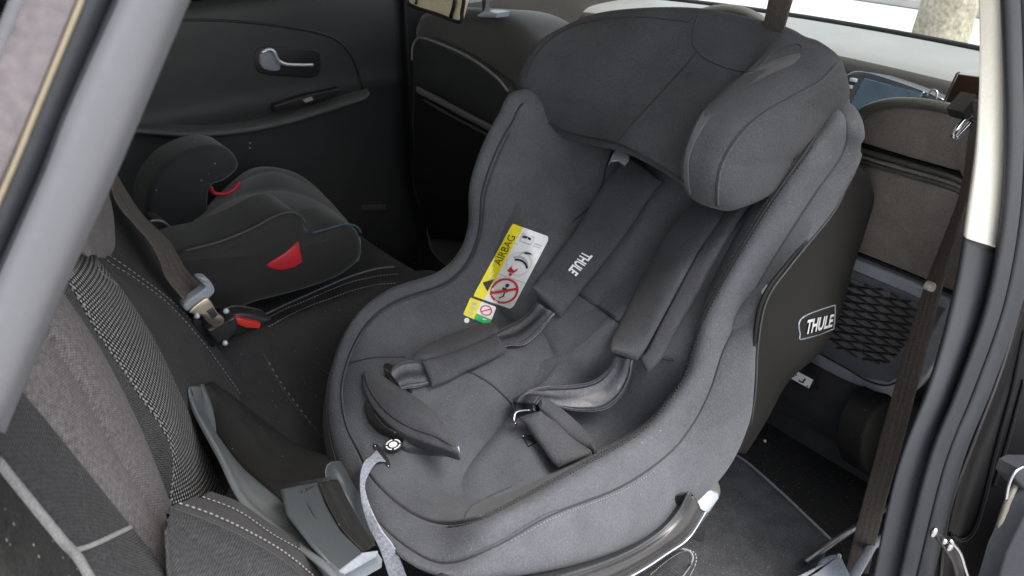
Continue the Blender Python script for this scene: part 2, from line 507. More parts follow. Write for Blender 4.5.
GREYP = mat('grey_green_plastic', (.040, .047, .050), .4, spec=.3, var=.15, bump=.15, bscale=700)
GLOSS = mat('grey_gloss_edge', (0.1144, 0.1250, 0.1302), .3, var=.1, bump=.1, bscale=900)
WEB = mat('webbing', (.08, .083, .095), .3, var=.1, spec=.7, extra=uvweave((.018, .019, .023), (.12, .125, .145), 34, 7000, 'stripe', 0, .9, .5))
WEBG = mat('webbing_light', (.22, .24, .29), .55, var=.1, extra=uvweave((.25, .27, .32), (.28, .30, .355), 40, 9000, 'stripe', 0, .9, .05))
WEBB = mat('belt_webbing', (0.0630, 0.0504, 0.0434), .7, var=.12, extra=uvweave((.05, .04, .035), (.078, .063, .055), 70, 2600, 'stripe', 0, .9, .3))
CHROME = mat('chrome', (.42, .42, .44), .22, 1, var=.1)
STEEL = mat('steel', (.55, .5, .4), .35, 1, var=.15)
SILV = mat('silver_plastic', (.42, .46, .52), .25, .2, var=.06)
WHT = mat('white', (.8, .81, .82), .45, var=.03)
YEL = mat('yellow', (.85, .75, .02), .4, var=.05)
REDP = mat('red_print', (.55, .03, .05), .4, var=.05)
GRNP = mat('green_print', (.03, .42, .12), .4, var=.05)
INK = mat('ink', (.02, .02, .02), .5, var=0)
INKG = mat('grey_ink', (.45, .47, .5), .5, var=0)
RED = mat('red_plastic', (.45, .02, .03), .45, var=.12, bump=.1)
REDB = mat('red_button', (.5, .03, .02), .4, var=.05)
CARD = mat('car_seat_dark', (0.0377, 0.0374, 0.0384), .85, spec=.12, var=.3, vscale=20, bump=.5, bscale=500, sheen=.03, extra=specks(.96, 300, (.2, .2, .2)))
CARD2 = mat('car_seat_smooth', (0.0386, 0.0379, 0.0389), .85, spec=.12, var=.25, vscale=20, bump=.6, bscale=700, sheen=.03, extra=specks(.95, 320, (.2, .2, .2)))
PERF = mat('perforated_cloth', (.05, .05, .05), .8, spec=.12, var=.1, extra=uvweave((.018, .018, .019), (.38, .38, .375), 200, 200, 'dots', 35, .3, .8))
STRIPE = mat('striped_cloth', (.09, .088, .09), .8, spec=.12, var=.1, sheen=.03, extra=uvweave((.028, .027, .029), (.08, .078, .081), 2600, 700, 'stripe', 25, .9, .7))
STRIPED = mat('striped_cloth_dark', (.04, .06, .065), .8, spec=.12, var=.1, sheen=.03, extra=uvweave((.022, .022, .024), (.055, .055, .059), 2300, 700, 'stripe', 20, .9, .7))
WOVEN = mat('woven_cloth', (.10, .113, .116), .75, spec=.12, var=.1, sheen=.03, extra=uvweave((.072, .066, .069), (.122, .113, .117), 1900, 1500, 'x', 15, .9, .4))
CARP = mat('carpet', (.02, .02, .02), .95, spec=.12, var=.5, vscale=60, bump=1, bscale=400, extra=specks(.9, 260, (.22, .21, .2)))
DOORP = mat('door_plastic', (0.0315, 0.0328, 0.0342), .55, var=.15, bump=.4, bscale=350)
DOORR = mat('armrest_plastic', (0.0761, 0.0761, 0.0777), .5, var=.15, bump=.4, bscale=350)
DASH = mat('dashboard', (0.2160, 0.2160, 0.2106), .5, var=.12, bump=.3, bscale=500)
DASHD = mat('dash_dark', (.045, .04, .035), .6, var=.2)
CREAM = mat('cream_trim', (0.7750, 0.7625, 0.7000), .55, var=.06, bump=.15, bscale=300)
TRIMG = mat('pillar_lower_trim', (0.0343, 0.0382, 0.0470), .55, var=.15, bump=.4, bscale=500)
RUBBER = mat('rubber', (0.0211, 0.0235, 0.0292), .55, var=.15, bump=.2, spec=.3)
PAINT = mat('black_paint', (.005, .005, .006), .35, var=.05, spec=.15)
PILG = mat('pillar_grey', (0.0962, 0.0992, 0.1134), .6, var=.05, bump=.1, bscale=300)
GOLD = mat('gold_strip', (.22, .19, .13), .5, .3, var=.1)
SCREEN = mat('screen_glass', (0.0650, 0.1040, 0.1430), .12, var=.2, vscale=30, coat=.6)
BACKP = mat('seatback_plastic', (0.0585, 0.0585, 0.0533), .34, var=.4, vscale=16, bump=.2, bscale=400)
def scuffs(mt, t, b, tc):
    src = b.inputs['Base Color'].links[0].from_socket
    n = t.nodes.new('ShaderNodeTexNoise'); n.inputs['Scale'].default_value = 22; n.inputs['Detail'].default_value = 8; n.inputs['Distortion'].default_value = 2.2; n.inputs['Roughness'].default_value = .7
    t.links.new(tc.outputs['Object'], n.inputs[0])
    r = t.nodes.new('ShaderNodeMapRange'); r.inputs[1].default_value = .53; r.inputs[2].default_value = .76; t.links.new(n.outputs[0], r.inputs[0])
    mx = t.nodes.new('ShaderNodeMix'); mx.data_type = 'RGBA'; mx.inputs[7].default_value = (.24, .20, .18, 1)
    t.links.new(r.outputs[0], mx.inputs[0]); t.links.new(src, mx.inputs[6]); t.links.new(mx.outputs[2], b.inputs['Base Color'])
    rr = t.nodes.new('ShaderNodeMapRange'); rr.inputs[3].default_value = .32; rr.inputs[4].default_value = .7; t.links.new(r.outputs[0], rr.inputs[0]); t.links.new(rr.outputs[0], b.inputs['Roughness'])
BACKS = mat('scuffed_plastic', (.15, .135, .124), .24, var=.3, vscale=16, bump=.3, bscale=300, extra=scuffs)
FRAMEG = mat('pocket_frame', (0.2400, 0.2625, 0.3000), .45, var=.2, vscale=30, bump=.2)
NETM = mat('net_back', (0.1040, 0.0992, 0.1024), .8, spec=.12, var=.2)
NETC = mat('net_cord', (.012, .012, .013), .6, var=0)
BEIGE = mat('beige_panel', (0.7920, 0.6996, 0.5016), .35, var=.15)
GROUND = mat('paving', (.52, .5, .46), .9, var=.25, vscale=3, bump=.3, bscale=40)
BARK = mat('bark', (0.3510, 0.3120, 0.2470), .95, var=.5, vscale=12, bump=1, bscale=40)
PAVR = mat('reflecting_paint', (0.1020, 0.0864, 0.0888), .25, var=.35, vscale=18, coat=.6)
BROWN = mat('brown_panel', (.07, .035, .022), .3, var=.2, coat=.3)
GLASS = bpy.data.materials.new('glass'); GLASS.use_nodes = True
_t = GLASS.node_tree; _t.nodes.clear()
_o = _t.nodes.new('ShaderNodeOutputMaterial'); _m = _t.nodes.new('ShaderNodeMixShader'); _a = _t.nodes.new('ShaderNodeBsdfTransparent'); _g = _t.nodes.new('ShaderNodeBsdfGlossy')
_f = _t.nodes.new('ShaderNodeMapRange'); _l = _t.nodes.new('ShaderNodeLayerWeight'); _l.inputs[0].default_value = .5; _f.inputs[1].default_value = .55; _f.inputs[3].default_value = .03; _f.inputs[4].default_value = .4; _t.links.new(_l.outputs[1], _f.inputs[0]); _g.inputs['Roughness'].default_value = .02
_a.inputs[0].default_value = (.9, .93, .92, 1)
_t.links.new(_f.outputs[0], _m.inputs[0]); _t.links.new(_a.outputs[0], _m.inputs[1]); _t.links.new(_g.outputs[0], _m.inputs[2]); _t.links.new(_m.outputs[0], _o.inputs[0])

# ------------------------------------------------------------------ the setting
gr = box('ground', (-60, -60, -.45), (60, 60, -.35), GROUND, bev=0); tag(gr, kind='structure')
fl = box('floor', (-.9, .3, -.06), (1.98, 1.80, -.02), CARP, bev=.005); tag(fl, kind='structure')

# ---- car body
body = thing('car_body', (.5, .3, -.2), 'dark car body with cream pillar trim and rubber seals around the open rear door', 'car body')
box('roof', (-.95, .25, 1.19), (1.35, 1.80, 1.23), CREAM, body)
box('tail_panel', (-1.0, .3, -.05), (-.95, 1.8, .75), PAINT, body)
box('far_sill', (-.95, 1.81, -.3), (2.4, 1.88, .0), PAINT, body)
box('rocker_panel', (-.95, .2, -.3), (2.4, .3, -.03), PAINT, body)
box('firewall', (2.1, .25, -.2), (2.14, 1.8, .55), DASHD, body)
box('bonnet', (2.16, .25, .02), (3.0, 1.8, .16), PAINT, body, .03)
def pgrid(rows, names=None, y=None, nu=10, nv=24, **k): return Grid(rows, nu, nv, **k)
# near B pillar : rows run downwards, columns from inner edge to outer
BY = .30
def PL(l, y, dy=0):      # the pillar's outer plane, turning under towards the sill
    out = []
    for a, b in l:
        v = cF + cR*((a-512)/FPX) + cU*((288-b)/FPX)
        lim = 1.12+(y-.25)*1.6; d = y/v.y if v.y > .05 else 9
        out.append(CP+v*(d if d < lim-.1 else lim-.1+.1*math.tanh((d-lim+.1)/.3)))
    return out
cl = [(979, -60), (978, 60), (974, 150), (966, 215), (963, 237)]
cr_ = [(1001, -60), (1006, 60), (1006, 150), (1003, 215), (997, 249)]
cl = [(a+2, b) for a, b in cl]; cr_ = [(a+3, b) for a, b in cr_]
g = Grid([PL(cl, .284), PL([((a+c)/2, (b+d)/2) for (a, b), (c, d) in zip(cl, cr_)], .274), PL(cr_, .270)], 30, 10)
o = g.mesh('upper_pillar_trim', CREAM, body, thick=.006)
gl = [(965, 237), (953, 300), (931, 380), (897, 470), (868, 600)]
gm = [(982, 243), (969, 305), (944, 385), (911, 470), (884, 600)]
grr = [(999, 249), (984, 310), (956, 390), (925, 470), (899, 600)]
g = Grid([PL(gl, 0.286), PL(gm, 0.276), PL(grr, 0.270)], 30, 10)
g.mesh('lower_pillar_trim', TRIMG, body, thick=.006)
# seal: two fat rubber beads along the trim
def seal_line(off, top=-60):
    return [(1011+off, top), (1016+off, 60), (1017+off, 150), (1011+off, 230), (995+off, 310), (967+off, 390), (936+off, 470), (904+off, 600)]
sg_ = Grid([PL(seal_line(-11), 0.266), PL(seal_line(-8), 0.258), PL(seal_line(3), 0.257), PL(seal_line(6), 0.262), PL(seal_line(9), 0.256), PL(seal_line(19), 0.256), PL(seal_line(23), 0.268)], 60, 48, bulge=[.0004, .0004, 0, 0, .0006, .0004])
sg_.mesh('rubber_seal', RUBBER, body, thick=.004)
jl = [(1033, -60), (1037, 60), (1038, 150), (1033, 230), (1017, 310), (989, 390), (958, 470), (926, 600)]
j2 = [(a+45, b) for a, b in jl]; j3 = [(a+230, b+40) for a, b in jl]
g = Grid([PL(jl, 0.275), PL(j2, 0.270), PL(j3, 0.240)], 40, 14)
JAMB = g.mesh('door_jamb', PAINT, body, thick=.004)
bvJ = bvh_of(JAMB)
tube('jamb_seam', hits(bvJ, [(1024, 290), (1000, 372), (972, 446), (948, 515), (938, 600)], .002, 30), .0028, BLK, body)
# embossed panel in the painted jamb
tube('jamb_swage', hits(bvJ, [(1024, 330), (1012, 390), (996, 450), (984, 500), (974, 530), (962, 540), (950, 534)], .001, 40), .0035, PAINT, body)
tube('jamb_swage', hits(bvJ, [(1024, 380), (1008, 440), (994, 485)], .001, 20), .003, PAINT, body)
tube('trim_edge', PL([(1022, 470), (1008, 500), (996, 535), (978, 590)], 0.210), .0045, mat('edge_grey_brown', (.13, .12, .1), .5), body)
puff('outer_panel', PL([(1040, 490), (1024, 515), (1006, 552), (992, 600), (1060, 690), (1160, 600), (1120, 450)], 0.195), (0, .02, 0), RUBBER, body, .004)
# hinge and check strap
def blob(name, px, py, y, rr, mt, parent, sq=(1, 1, 1)):
    bm = bmesh.new(); bmesh.ops.create_uvsphere(bm, u_segments=16, v_segments=10, radius=rr)
    c = PL([(px, py)], y)[0]
    for v in bm.verts: v.co = Vector((v.co.x*sq[0], v.co.y*sq[1], v.co.z*sq[2]))+c
    me = bpy.data.meshes.new(name); bm.to_mesh(me); bm.free(); return link(name, me, mt, parent)
ribbon('check_strap', PL([(932, 528), (948, 540), (958, 552), (962, 568), (970, 600)], 0.225), PL([(936, 538), (944, 550), (951, 562), (955, 578), (962, 605)], 0.225), .009, BLK, body, power=.4)
blob('strap_bolt', 934, 532, 0.218, .0075, CHROME, body, (1, .6, 1)); blob('strap_bolt', 950, 546, 0.218, .008, CHROME, body, (1, .6, .9)); blob('strap_bolt', 944, 541, 0.217, .0045, CHROME, body)
tube('strap_rib', PL([(950, 540), (960, 552), (966, 570), (976, 600)], 0.215), .0025, CHROME, body, smooth_n=12)
puff('striker', PL([(1014, 478), (1018, 468), (1026, 464), (1042, 464), (1042, 484), (1024, 490)], 0.202), (0, .02, 0), RUBBER, body, .004)
tube('striker_loop', PL([(1006, 500), (1009, 484), (1015, 472), (1024, 466)], 0.197), .0022, CHROME, body, smooth_n=14)

# rear pillar, close to the lens
def PG(l, y): return [W(a, b, y=y) for a, b in l]
PYR = .285
e0 = [(150, -60), (125, 0), (74, 112), (48, 180), (0, 287), (-60, 425)]
e1 = [(163, -60), (138, 0), (88, 112), (60, 180), (12, 290), (-45, 430)]
e2 = [(196, -60), (171, 0), (125, 112), (95, 180), (42, 300), (-12, 425)]
e3 = [(210, -60), (184, 0), (137, 112), (108, 180), (54, 300), (0, 432)]
g = Grid([PG(e0, PYR+.004), PG(e1, PYR), PG(e2, PYR+.002), PG(e3, PYR+.016)], 24, 18)
g.mesh('rear_pillar_trim', PILG, body, thick=.004)
s0 = [(108, -60), (84, 0), (38, 112), (10, 180), (-40, 290), (-110, 425)]
sA = [(121, -60), (97, 0), (50, 112), (22, 180), (-28, 290), (-95, 425)]
sB = [(136, -60), (110, 0), (61, 112), (34, 180), (-15, 290), (-75, 425)]
g = Grid([PG(s0, PYR+.02), PG(sA, PYR+.012), PG(sB, PYR+.022), PG(e0, PYR+.01)], 24, 18, bulge=[.0015]*3)
g.mesh('rear_seal', RUBBER, body, thick=.003)
tube('glass_moulding', PG([(a-2, b) for a, b in s0], PYR+.012), .0011, GOLD, body, smooth_n=20)
p0 = [(45, -60), (20, 0), (-26, 112), (-60, 180), (-110, 290), (-170, 425)]
g = Grid([PG(p0, PYR+.03), PG([(a+20, b) for a, b in p0], PYR+.026), PG([(a-3, b) for a, b in s0], PYR+.02)], 24, 10)
g.mesh('quarter_panel', PAVR, body, thick=.003)
tube('outer_moulding', PG(p0, PYR+.03), .003, PILG, body, smooth_n=20)

# windscreen and front of the cabin
def quad_solid(name, q, th, mt, parent):
    n = (q[1]-q[0]).cross(q[3]-q[0]).normalized()*th
    vs = list(q)+[p-n for p in q]; fs = [(0, 1, 2, 3), (7, 6, 5, 4)]+[(i, (i+1) % 4, (i+1) % 4+4, i+4) for i in range(4)]
    return pydata(name, vs, fs, mt, parent, False)
quad_solid('windscreen', [V(2.02, .3, .63), V(2.02, 1.78, .63), V(1.40, 1.78, 1.19), V(1.40, .3, 1.19)], .004, GLASS, body)

# ---- outside, seen through the glass
tr = thing('tree', W(940, 20, x=5.2)*1, 'tree trunk with rough bark standing beyond the windscreen', 'tree')
c = W(944, 20, x=5.2)
tp = [V(c.x-.05, c.y+.02, -.4), V(c.x, c.y, 0), V(c.x+.01, c.y-.01, .5), V(c.x+.02, c.y-.04, 1.4), V(c.x, c.y, 3.2)]
vs, fs = tube_geo(catmull(tp, 60), lambda t: (.175+.08*max(0, .2-t)*5-.05*t), 40)
vs = [v+V(math.sin(v.z*31+v.y*40)*.004, math.sin(v.x*83+v.z*9)*.006, 0) for v in vs]
pydata('trunk', vs, fs, BARK, tr)
crn = mat('leaves', (.06, .09, .035), .7, var=.3)
vs, fs = [], []
for i in range(1500):
    q = V(random.gauss(0, 1), random.gauss(0, 1), random.gauss(0, .7)); q = q.normalized()*(.6+.9*random.random())
    p = V(c.x, c.y, 3.6)+q; a = V(random.random()-.5, random.random()-.5, random.random()-.5).normalized()*.09; b = a.cross(V(random.random(), random.random(), random.random())).normalized()*.06
    k = len(vs); vs += [p-a, p+b, p+a, p-b]; fs.append((k, k+1, k+2, k+3))
pydata('crown', vs, fs, crn, tr, fix=False)
kerb = box('kerb', (8.0, -12, -.36), (8.25, 30, -.25), mat('kerb_stone', (.42, .41, .39), .9, var=.2), bev=.02)
tag(kerb, kind='structure')
lawn = box('paving_strip', (8.25, -12, -.36), (20, 30, -.27), mat('dry_verge', (.3, .33, .2), .95, var=.4, vscale=4), bev=0); tag(lawn, kind='structure')

# ---- dashboard
dash = thing('dashboard', (1.8, 1.0, .3), 'pale grey dashboard under the windscreen with a dark centre stack', 'dashboard')
prof = [(1.99, .620), (1.95, .626), (1.86, .628), (1.76, .624), (1.725, .612), (1.712, .594), (1.708, .57), (1.70, .48), (1.68, .36), (1.68, .15)]
def dsurf(pr, name, mt, y0=.32, y1=1.76, crown=.012):
    rows = []
    for (x, z) in pr: rows.append([V(x+.05*((y-1.04)/.7)**2*-1, y, z+crown*(1-((y-1.04)/.72)**2)) for y in (y0, .6, .9, 1.2, 1.5, y1)])
    return Grid(rows, 50, 60)
dg_ = dsurf(prof, 'top_panel', DASH)
DTOP = dg_.mesh('top_panel', DASH, dash, band=[0, 0, 0, 0, 1, 1, 1, 1, 1], thick=.01)
DTOP.data.materials.append(DASHD)
bvD = bvh_of(DTOP)
tube('glass_edge', [V(1.985-.05*((y-1.04)/.7)**2, y, .632+.012*(1-((y-1.04)/.72)**2)) for y in [.32+i*.048 for i in range(31)]], .006, BLK, dash)
tube('top_crease', [V(1.90-.05*((y-1.04)/.7)**2, y, .628+.012*(1-((y-1.04)/.72)**2)) for y in [.32+i*.048 for i in range(31)]], .0025, DASH, dash)
# screen unit
SX = 1.61
def plane_x(l, x, tilt=.35, z0=.57):      # face tilted back: x grows with height
    out = []
    for a, b in l:
        v = cF + cR*((a-512)/FPX) + cU*((288-b)/FPX)
        d = (x+tilt*(CAMZ-z0))/(v.x-tilt*v.z); out.append(CP+v*d)
    return out
bez = plane_x([(846, 76), (856, 71), (875, 74), (900, 82), (925, 91), (944, 100), (940, 118), (925, 135), (850, 135), (826, 112), (834, 94)], SX)
puff('screen_surround', bez, (.1, 0, -.02), mat('surround_grey', (.07, .075, .085), .4, var=.15), dash, .004)
tube('surround_trim', plane_x([(838, 90), (846, 77), (857, 72), (875, 75), (900, 83), (925, 92), (945, 101)], SX-.004), .0022, CHROME, dash, smooth_n=24)
scr = plane_x([(864, 78), (922, 94), (905, 128), (846, 112)], SX-.006)
puff('screen', scr, (.01, 0, 0), SCREEN, dash, .001, smooth=False)
for k in range(6):
    a, b = 853-k*4.6, 80+k*6.6
    puff('button', plane_x([(a-3, b-2.2), (a+3.5, b-1), (a+2.5, b+2.4), (a-4, b+1.2)], SX-.007), (.006, 0, 0), SILV if k % 2 == 0 else FRAMEG, dash, .001)
tube('vent_ring', plane_x([(926, 97), (932, 90), (937, 92), (936, 99)], SX-.012), .0022, CHROME, dash, smooth_n=12)
tube('vent_ring', plane_x([(919, 98), (924, 92)], SX-.012), .002, CHROME, dash, smooth_n=6)
# steering wheel beyond the headrest
sw = thing('steering_wheel', (1.42, 1.40, .62), 'dark steering wheel rim seen over the child seat headrest', 'steering wheel')
ax = V(-.88, 0, .47).normalized()
ex = V(0, 1, 0); ey = V(.47, 0, .88).normalized(); rr = .18
cc = W(736, 12, x=1.40)-ey*rr
rim = [cc+(ex*math.cos(2*math.pi*i/64)+ey*math.sin(2*math.pi*i/64))*rr for i in range(65)]
tube('rim', rim, .0135, mat('wheel_leather', (.08, .075, .065), .5, var=.15), sw, n=14)
hub = sum(rim[:-1], V(0, 0, 0))/64
bm = bmesh.new(); bmesh.ops.create_uvsphere(bm, u_segments=20, v_segments=12, radius=.07)
for v in bm.verts: v.co = hub+ex*v.co.x+ey*v.co.y*.8+ax*v.co.z*.45
me = bpy.data.meshes.new('hub'); bm.to_mesh(me); bm.free(); link('hub', me, DASHD, sw)
for a in (0, 180, 270): tube('spoke', [hub, hub+(ex*math.cos(R(a))+ey*math.sin(R(a)))*rr], .012, DASHD, sw)
tube('column', [hub, hub-ax*.2], .03, BLK, sw)

# ---- far side: front door with window and mirror, rear door
fd = thing('front_door', (1.6, 1.75, .3), 'far front door with pale sill trim and mirror outside its window', 'car door')
rows = []
for y, z in ((1.80, .735), (1.765, .742), (1.735, .73), (1.725, .69), (1.735, .60), (1.73, .53), (1.72, .40), (1.72, .1), (1.75, -.02)):
    rows.append([V(x, y, z) for x in (1.12, 1.4, 1.7, 1.98)])
g = Grid(rows, 14, 50)
o = g.mesh('door_trim', mat('door_sill_grey', (.17, .19, .21), .45, var=.1), fd, band=[0, 0, 0, 1, 1, 1, 1, 1], thick=.01); o.data.materials.append(DASHD)
quad_solid('window_glass', [V(1.12, 1.80, .74), V(1.98, 1.80, .74), V(1.5, 1.74, 1.19), V(1.12, 1.74, 1.19)], .004, GLASS, fd)
tube('window_seal', [V(1.12, 1.79, .745), V(1.98, 1.79, .745)], .005, BLK, fd)
ml = WS([(655, -6), (690, -6), (704, 18), (662, 15)], y=1.70)
puff('mirror_sail', ml, (0, .03, 0), BLK, fd, .003, smooth=False)
puff('door_pocket_trim', WS([(525, 32), (556, 33), (550, 44), (532, 44)], y=1.70), (0, .02, 0), BEIGE, fd, .002)
mi = WS([(588, -12), (640, -12), (640, 4), (632, 12), (618, 12), (600, 6)], y=1.98)
puff('mirror_shell', mi, (.04, .12, .0), mat('mirror_shell', (.25, .27, .3), .3, var=.05), fd, .01)
puff('mirror_glass', WS([(594, -12), (634, -12), (634, 3), (628, 8), (616, 8), (600, 2)], y=1.972), (.0, .005, 0), CHROME, fd, .001)
puff('front_pillar', [V(1.98, 1.74, .66), V(1.88, 1.74, .70), V(1.36, 1.70, 1.19), V(1.46, 1.70, 1.19)], (0, .06, 0), CREAM, body, .006)

rd = thing('rear_door', (.6, 1.75, .3), 'far rear door with black trim, chrome inner handle and long armrest', 'car door')
Yd = 1.75
# upper panel surface built as rows downwards
rows = []
def dl(l, y): return [W(a, b, y=y) for a, b in l]
X0, X1 = -.05, 1.06
for y, z in ((1.80, .745), (1.77, .752), (1.745, .73), (1.742, .64), (1.745, .56), (1.742, .52)):
    rows.append([V(x, y, z) for x in (X0, .3, .7, X1)])
rows += [[V(x, 1.75, .47) for x in (X0, .3, .7, X1)], [V(x, 1.755, .3) for x in (X0, .3, .7, X1)], [V(x, 1.74, .05) for x in (X0, .3, .7, X1)], [V(x, 1.76, -.03) for x in (X0, .3, .7, X1)]]
g = Grid(rows, 20, 60)
RD = g.mesh('door_panel', DOORP, rd, thick=.01)
bvR = bvh_of(RD)
tube('upper_seam', hits(bvR, [(120, 22), (183, 20), (230, 21), (273, 25), (310, 31), (335, 39), (350, 54), (358, 72), (363, 90)], 0, 40), .003, BLK, rd)
A = hits(bvR, [(100, 124), (160, 125), (219, 125), (273, 116), (332, 99), (367, 89)], .004, 30)
B = hits(bvR, [(100, 132), (160, 133), (219, 133), (275, 125), (332, 107), (367, 92)], .004, 30)
ribbon('armrest', A, B, .045, DOORR, rd, crown=.008)
puff('switch_panel', hits(bvR, [(274, 106), (300, 97), (340, 88), (334, 98), (300, 107), (275, 113)], .02), (0, .03, 0), BLK, rd, .003)
puff('window_switch', hits(bvR, [(303, 100), (312, 97), (314, 100), (306, 103)], .03), (0, .006, 0), mat('switch_grey', (.3, .31, .32), .4, var=0), rd, .001)
puff('handle_recess', hits(bvR, [(256, 52), (265, 47), (300, 48), (317, 50), (321, 62), (316, 77), (290, 77), (262, 74), (255, 64)], .003), (0, .01, 0), BLK, rd, .004, n=36)
hd = puff('handle', hits(bvR, [(261, 55), (265, 50), (272, 50), (276, 54), (281, 63), (279, 71), (266, 70), (261, 64)], .014), (0, .012, 0), FRAMEG, rd, .004, n=30)
tube('handle_bar', hits(bvR, [(262, 53), (268, 49.5), (274, 52), (278, 60), (285, 64), (300, 65), (313, 65)], .022, 24), .0042, mat('bright_chrome', (.9, .9, .92), .3, .8, var=0), rd)
for a, b in ((250, 143), (250, 148)): blob('screw', a, b, 1.742, .0025, SILV, rd)
quad_solid('window_glass', [V(-.6, 1.80, .75), V(1.04, 1.80, .75), V(.95, 1.74, 1.19), V(-.5, 1.74, 1.19)], .004, mat('tinted_glass', (.01, .012, .012), .05, var=0, coat=.5), rd)
puff('door_edge_trim', [V(1.05, 1.72, .76), V(1.12, 1.70, .76), V(1.12, 1.72, -.03), V(1.05, 1.74, -.03)], (0, .06, 0), BLK, body, .006, smooth=False)
puff('far_pillar_trim', [V(1.03, 1.735, .73), V(1.12, 1.715, .73), V(1.10, 1.70, 1.19), V(1.0, 1.70, 1.19)], (0, .04, 0), CREAM, body, .006, smooth=False)
# low detail in the dark beyond
puff('pocket', hits(bvR, [(362, 205), (386, 205), (386, 210), (362, 210)], .004), (0, .01, 0), DOORR, rd, .002)

# ---- driver seat, seen from behind
ds = thing('driver_seat', (1.1, 1.4, -.02), 'black driver seat seen from behind with a moulded back panel and chrome headrest post', 'car seat')
dx = 1.02
outl = [(411, 40), (412, 22), (420, 12), (445, 9), (480, 11), (505, 20), (525, 36), (540, 52)]
ol = WS(outl, x=dx)+[V(dx, 1.10, .60), V(dx, 1.08, .40), V(dx, 1.10, .1), V(dx, 1.3, .04), V(dx, 1.6, .04), V(dx, 1.66, .15), V(dx, 1.66, .4)]
DSB = puff('backrest', ol, (.13, 0, -.02), mat('driver_cloth', (.055, .055, .05), .8, var=.3, bump=.5, bscale=400, sheen=.3), ds, .035, n=70, dome=.02)
pl = WS([(411, 75), (412, 48), (419, 38), (440, 44), (470, 58), (495, 76), (512, 96)], x=dx-.03)
pl += [V(dx-.03, 1.14, .42), V(dx-.03, 1.14, .2), V(dx-.03, 1.6, .2), V(dx-.03, 1.63, .42)]
puff('back_panel', pl, (.03, 0, 0), mat('back_panel_plastic', (.032, .034, .032), .45, var=.3, vscale=20), ds, .012, n=60)
tube('panel_edge_highlight', WS([(412, 60), (413, 46), (420, 38), (440, 44), (470, 58), (495, 76), (508, 91)], x=dx-.036), .003, mat('edge_highlight_grey', (.2, .2, .18), .45, var=.1), ds, smooth_n=40)  # pale colour stands in for the highlight on the panel's rim
ribbon('pocket_rim', WS([(417, 86), (440, 98), (470, 114), (500, 130)], x=dx-.05), WS([(417, 92), (440, 104), (470, 120), (500, 136)], x=dx-.05), .012, mat('pocket_rim', (.13, .13, .12), .4, var=.1), ds)
tube('pocket_piping', WS([(424, 100), (450, 115), (480, 131), (505, 145)], x=dx-.055), .003, mat('pocket_pipe', (.06, .06, .058), .4, var=.1), ds, smooth_n=20)
puff('pocket', WS([(414, 92), (440, 104), (470, 120), (500, 136), (500, 240), (430, 240), (412, 180)], x=dx-.045), (.02, 0, 0), BLKM, ds, .006)
box('cushion', (1.12, 1.1, .02), (1.58, 1.66, .28), CARD, ds, .05)
for px in (486,):
    tube('headrest_post', [W(px, 17, x=dx-.01), W(px, -60, x=dx-.01)], .0085, mat('post_chrome', (.7, .7, .68), .25, .9), ds)
tube('headrest_post', [W(430, 10, x=dx+.05), W(428, -45, x=dx+.05)], .0075, CHROME, ds)
puff('post_collar', WS([(477, 15), (484, 11), (497, 13), (496, 18), (480, 18)], x=dx-.02), (.03, 0, 0), SILV, ds, .003)
puff('headrest', [V(dx+.03, y, z) for y, z in ((1.22, .93), (1.25, 1.08), (1.5, 1.08), (1.53, .93), (1.48, .86), (1.27, .86))], (.09, 0, 0), CARD2, ds, .03, n=40, dome=.01)
hp = thing('folding_tray', W(440, 5, x=.93), 'pale folding tray with a dark rim hung behind the driver headrest', 'tray')
hx = .95
puff('panel', WS([(408, 1), (412, 5), (458, 21), (464, -2), (462, -40), (405, -40)], x=hx), (.012, 0, 0), BEIGE, hp, .002, smooth=False)
tube('rim', WS([(406, -40), (407, -2), (412, 6), (436, 14), (459, 22), (462, 12), (464, -2), (466, -40)], x=hx-.003), .004, BLK, hp, smooth_n=50)
tube('rail', WS([(451, 17), (455, 0), (458, -40)], x=hx-.006), .0045, CHROME, hp, smooth_n=10)
tube('rail', WS([(416, 4), (418, -10), (418, -40)], x=hx-.006), .003, CHROME, hp, smooth_n=10)
bmx = box('tray_arm', (hx+.01, 1.36, .86), (hx+.12, 1.42, .90), BLK, hp, .004)

# ---- passenger seat, seen from behind
ps = thing('passenger_seat', (1.25, .55, -.02), 'passenger seat with scuffed brown back shell and a net pocket below', 'car seat')
def pb(l, off=0):     # back of the seat: leaning plane, top towards the rear
    out = []
    for a, b in l:
        a = min(a, 974 if b < 250 else 956)
        v = cF + cR*((a-512)/FPX) + cU*((288-b)/FPX)
        k = .22; x0 = 1.20-off; z0 = .20          # x = x0 - k (z-z0)
        d = (x0-k*(CAMZ-z0))/(v.x+k*v.z); out.append(CP+v*d)
    return out
def shell(name, l, mt, off, th=.03, rnd=.004, n=None, dome=0): return puff(name, pb(l, off), (th, 0, .0), mt, ps, rnd, n=n, dome=dome)
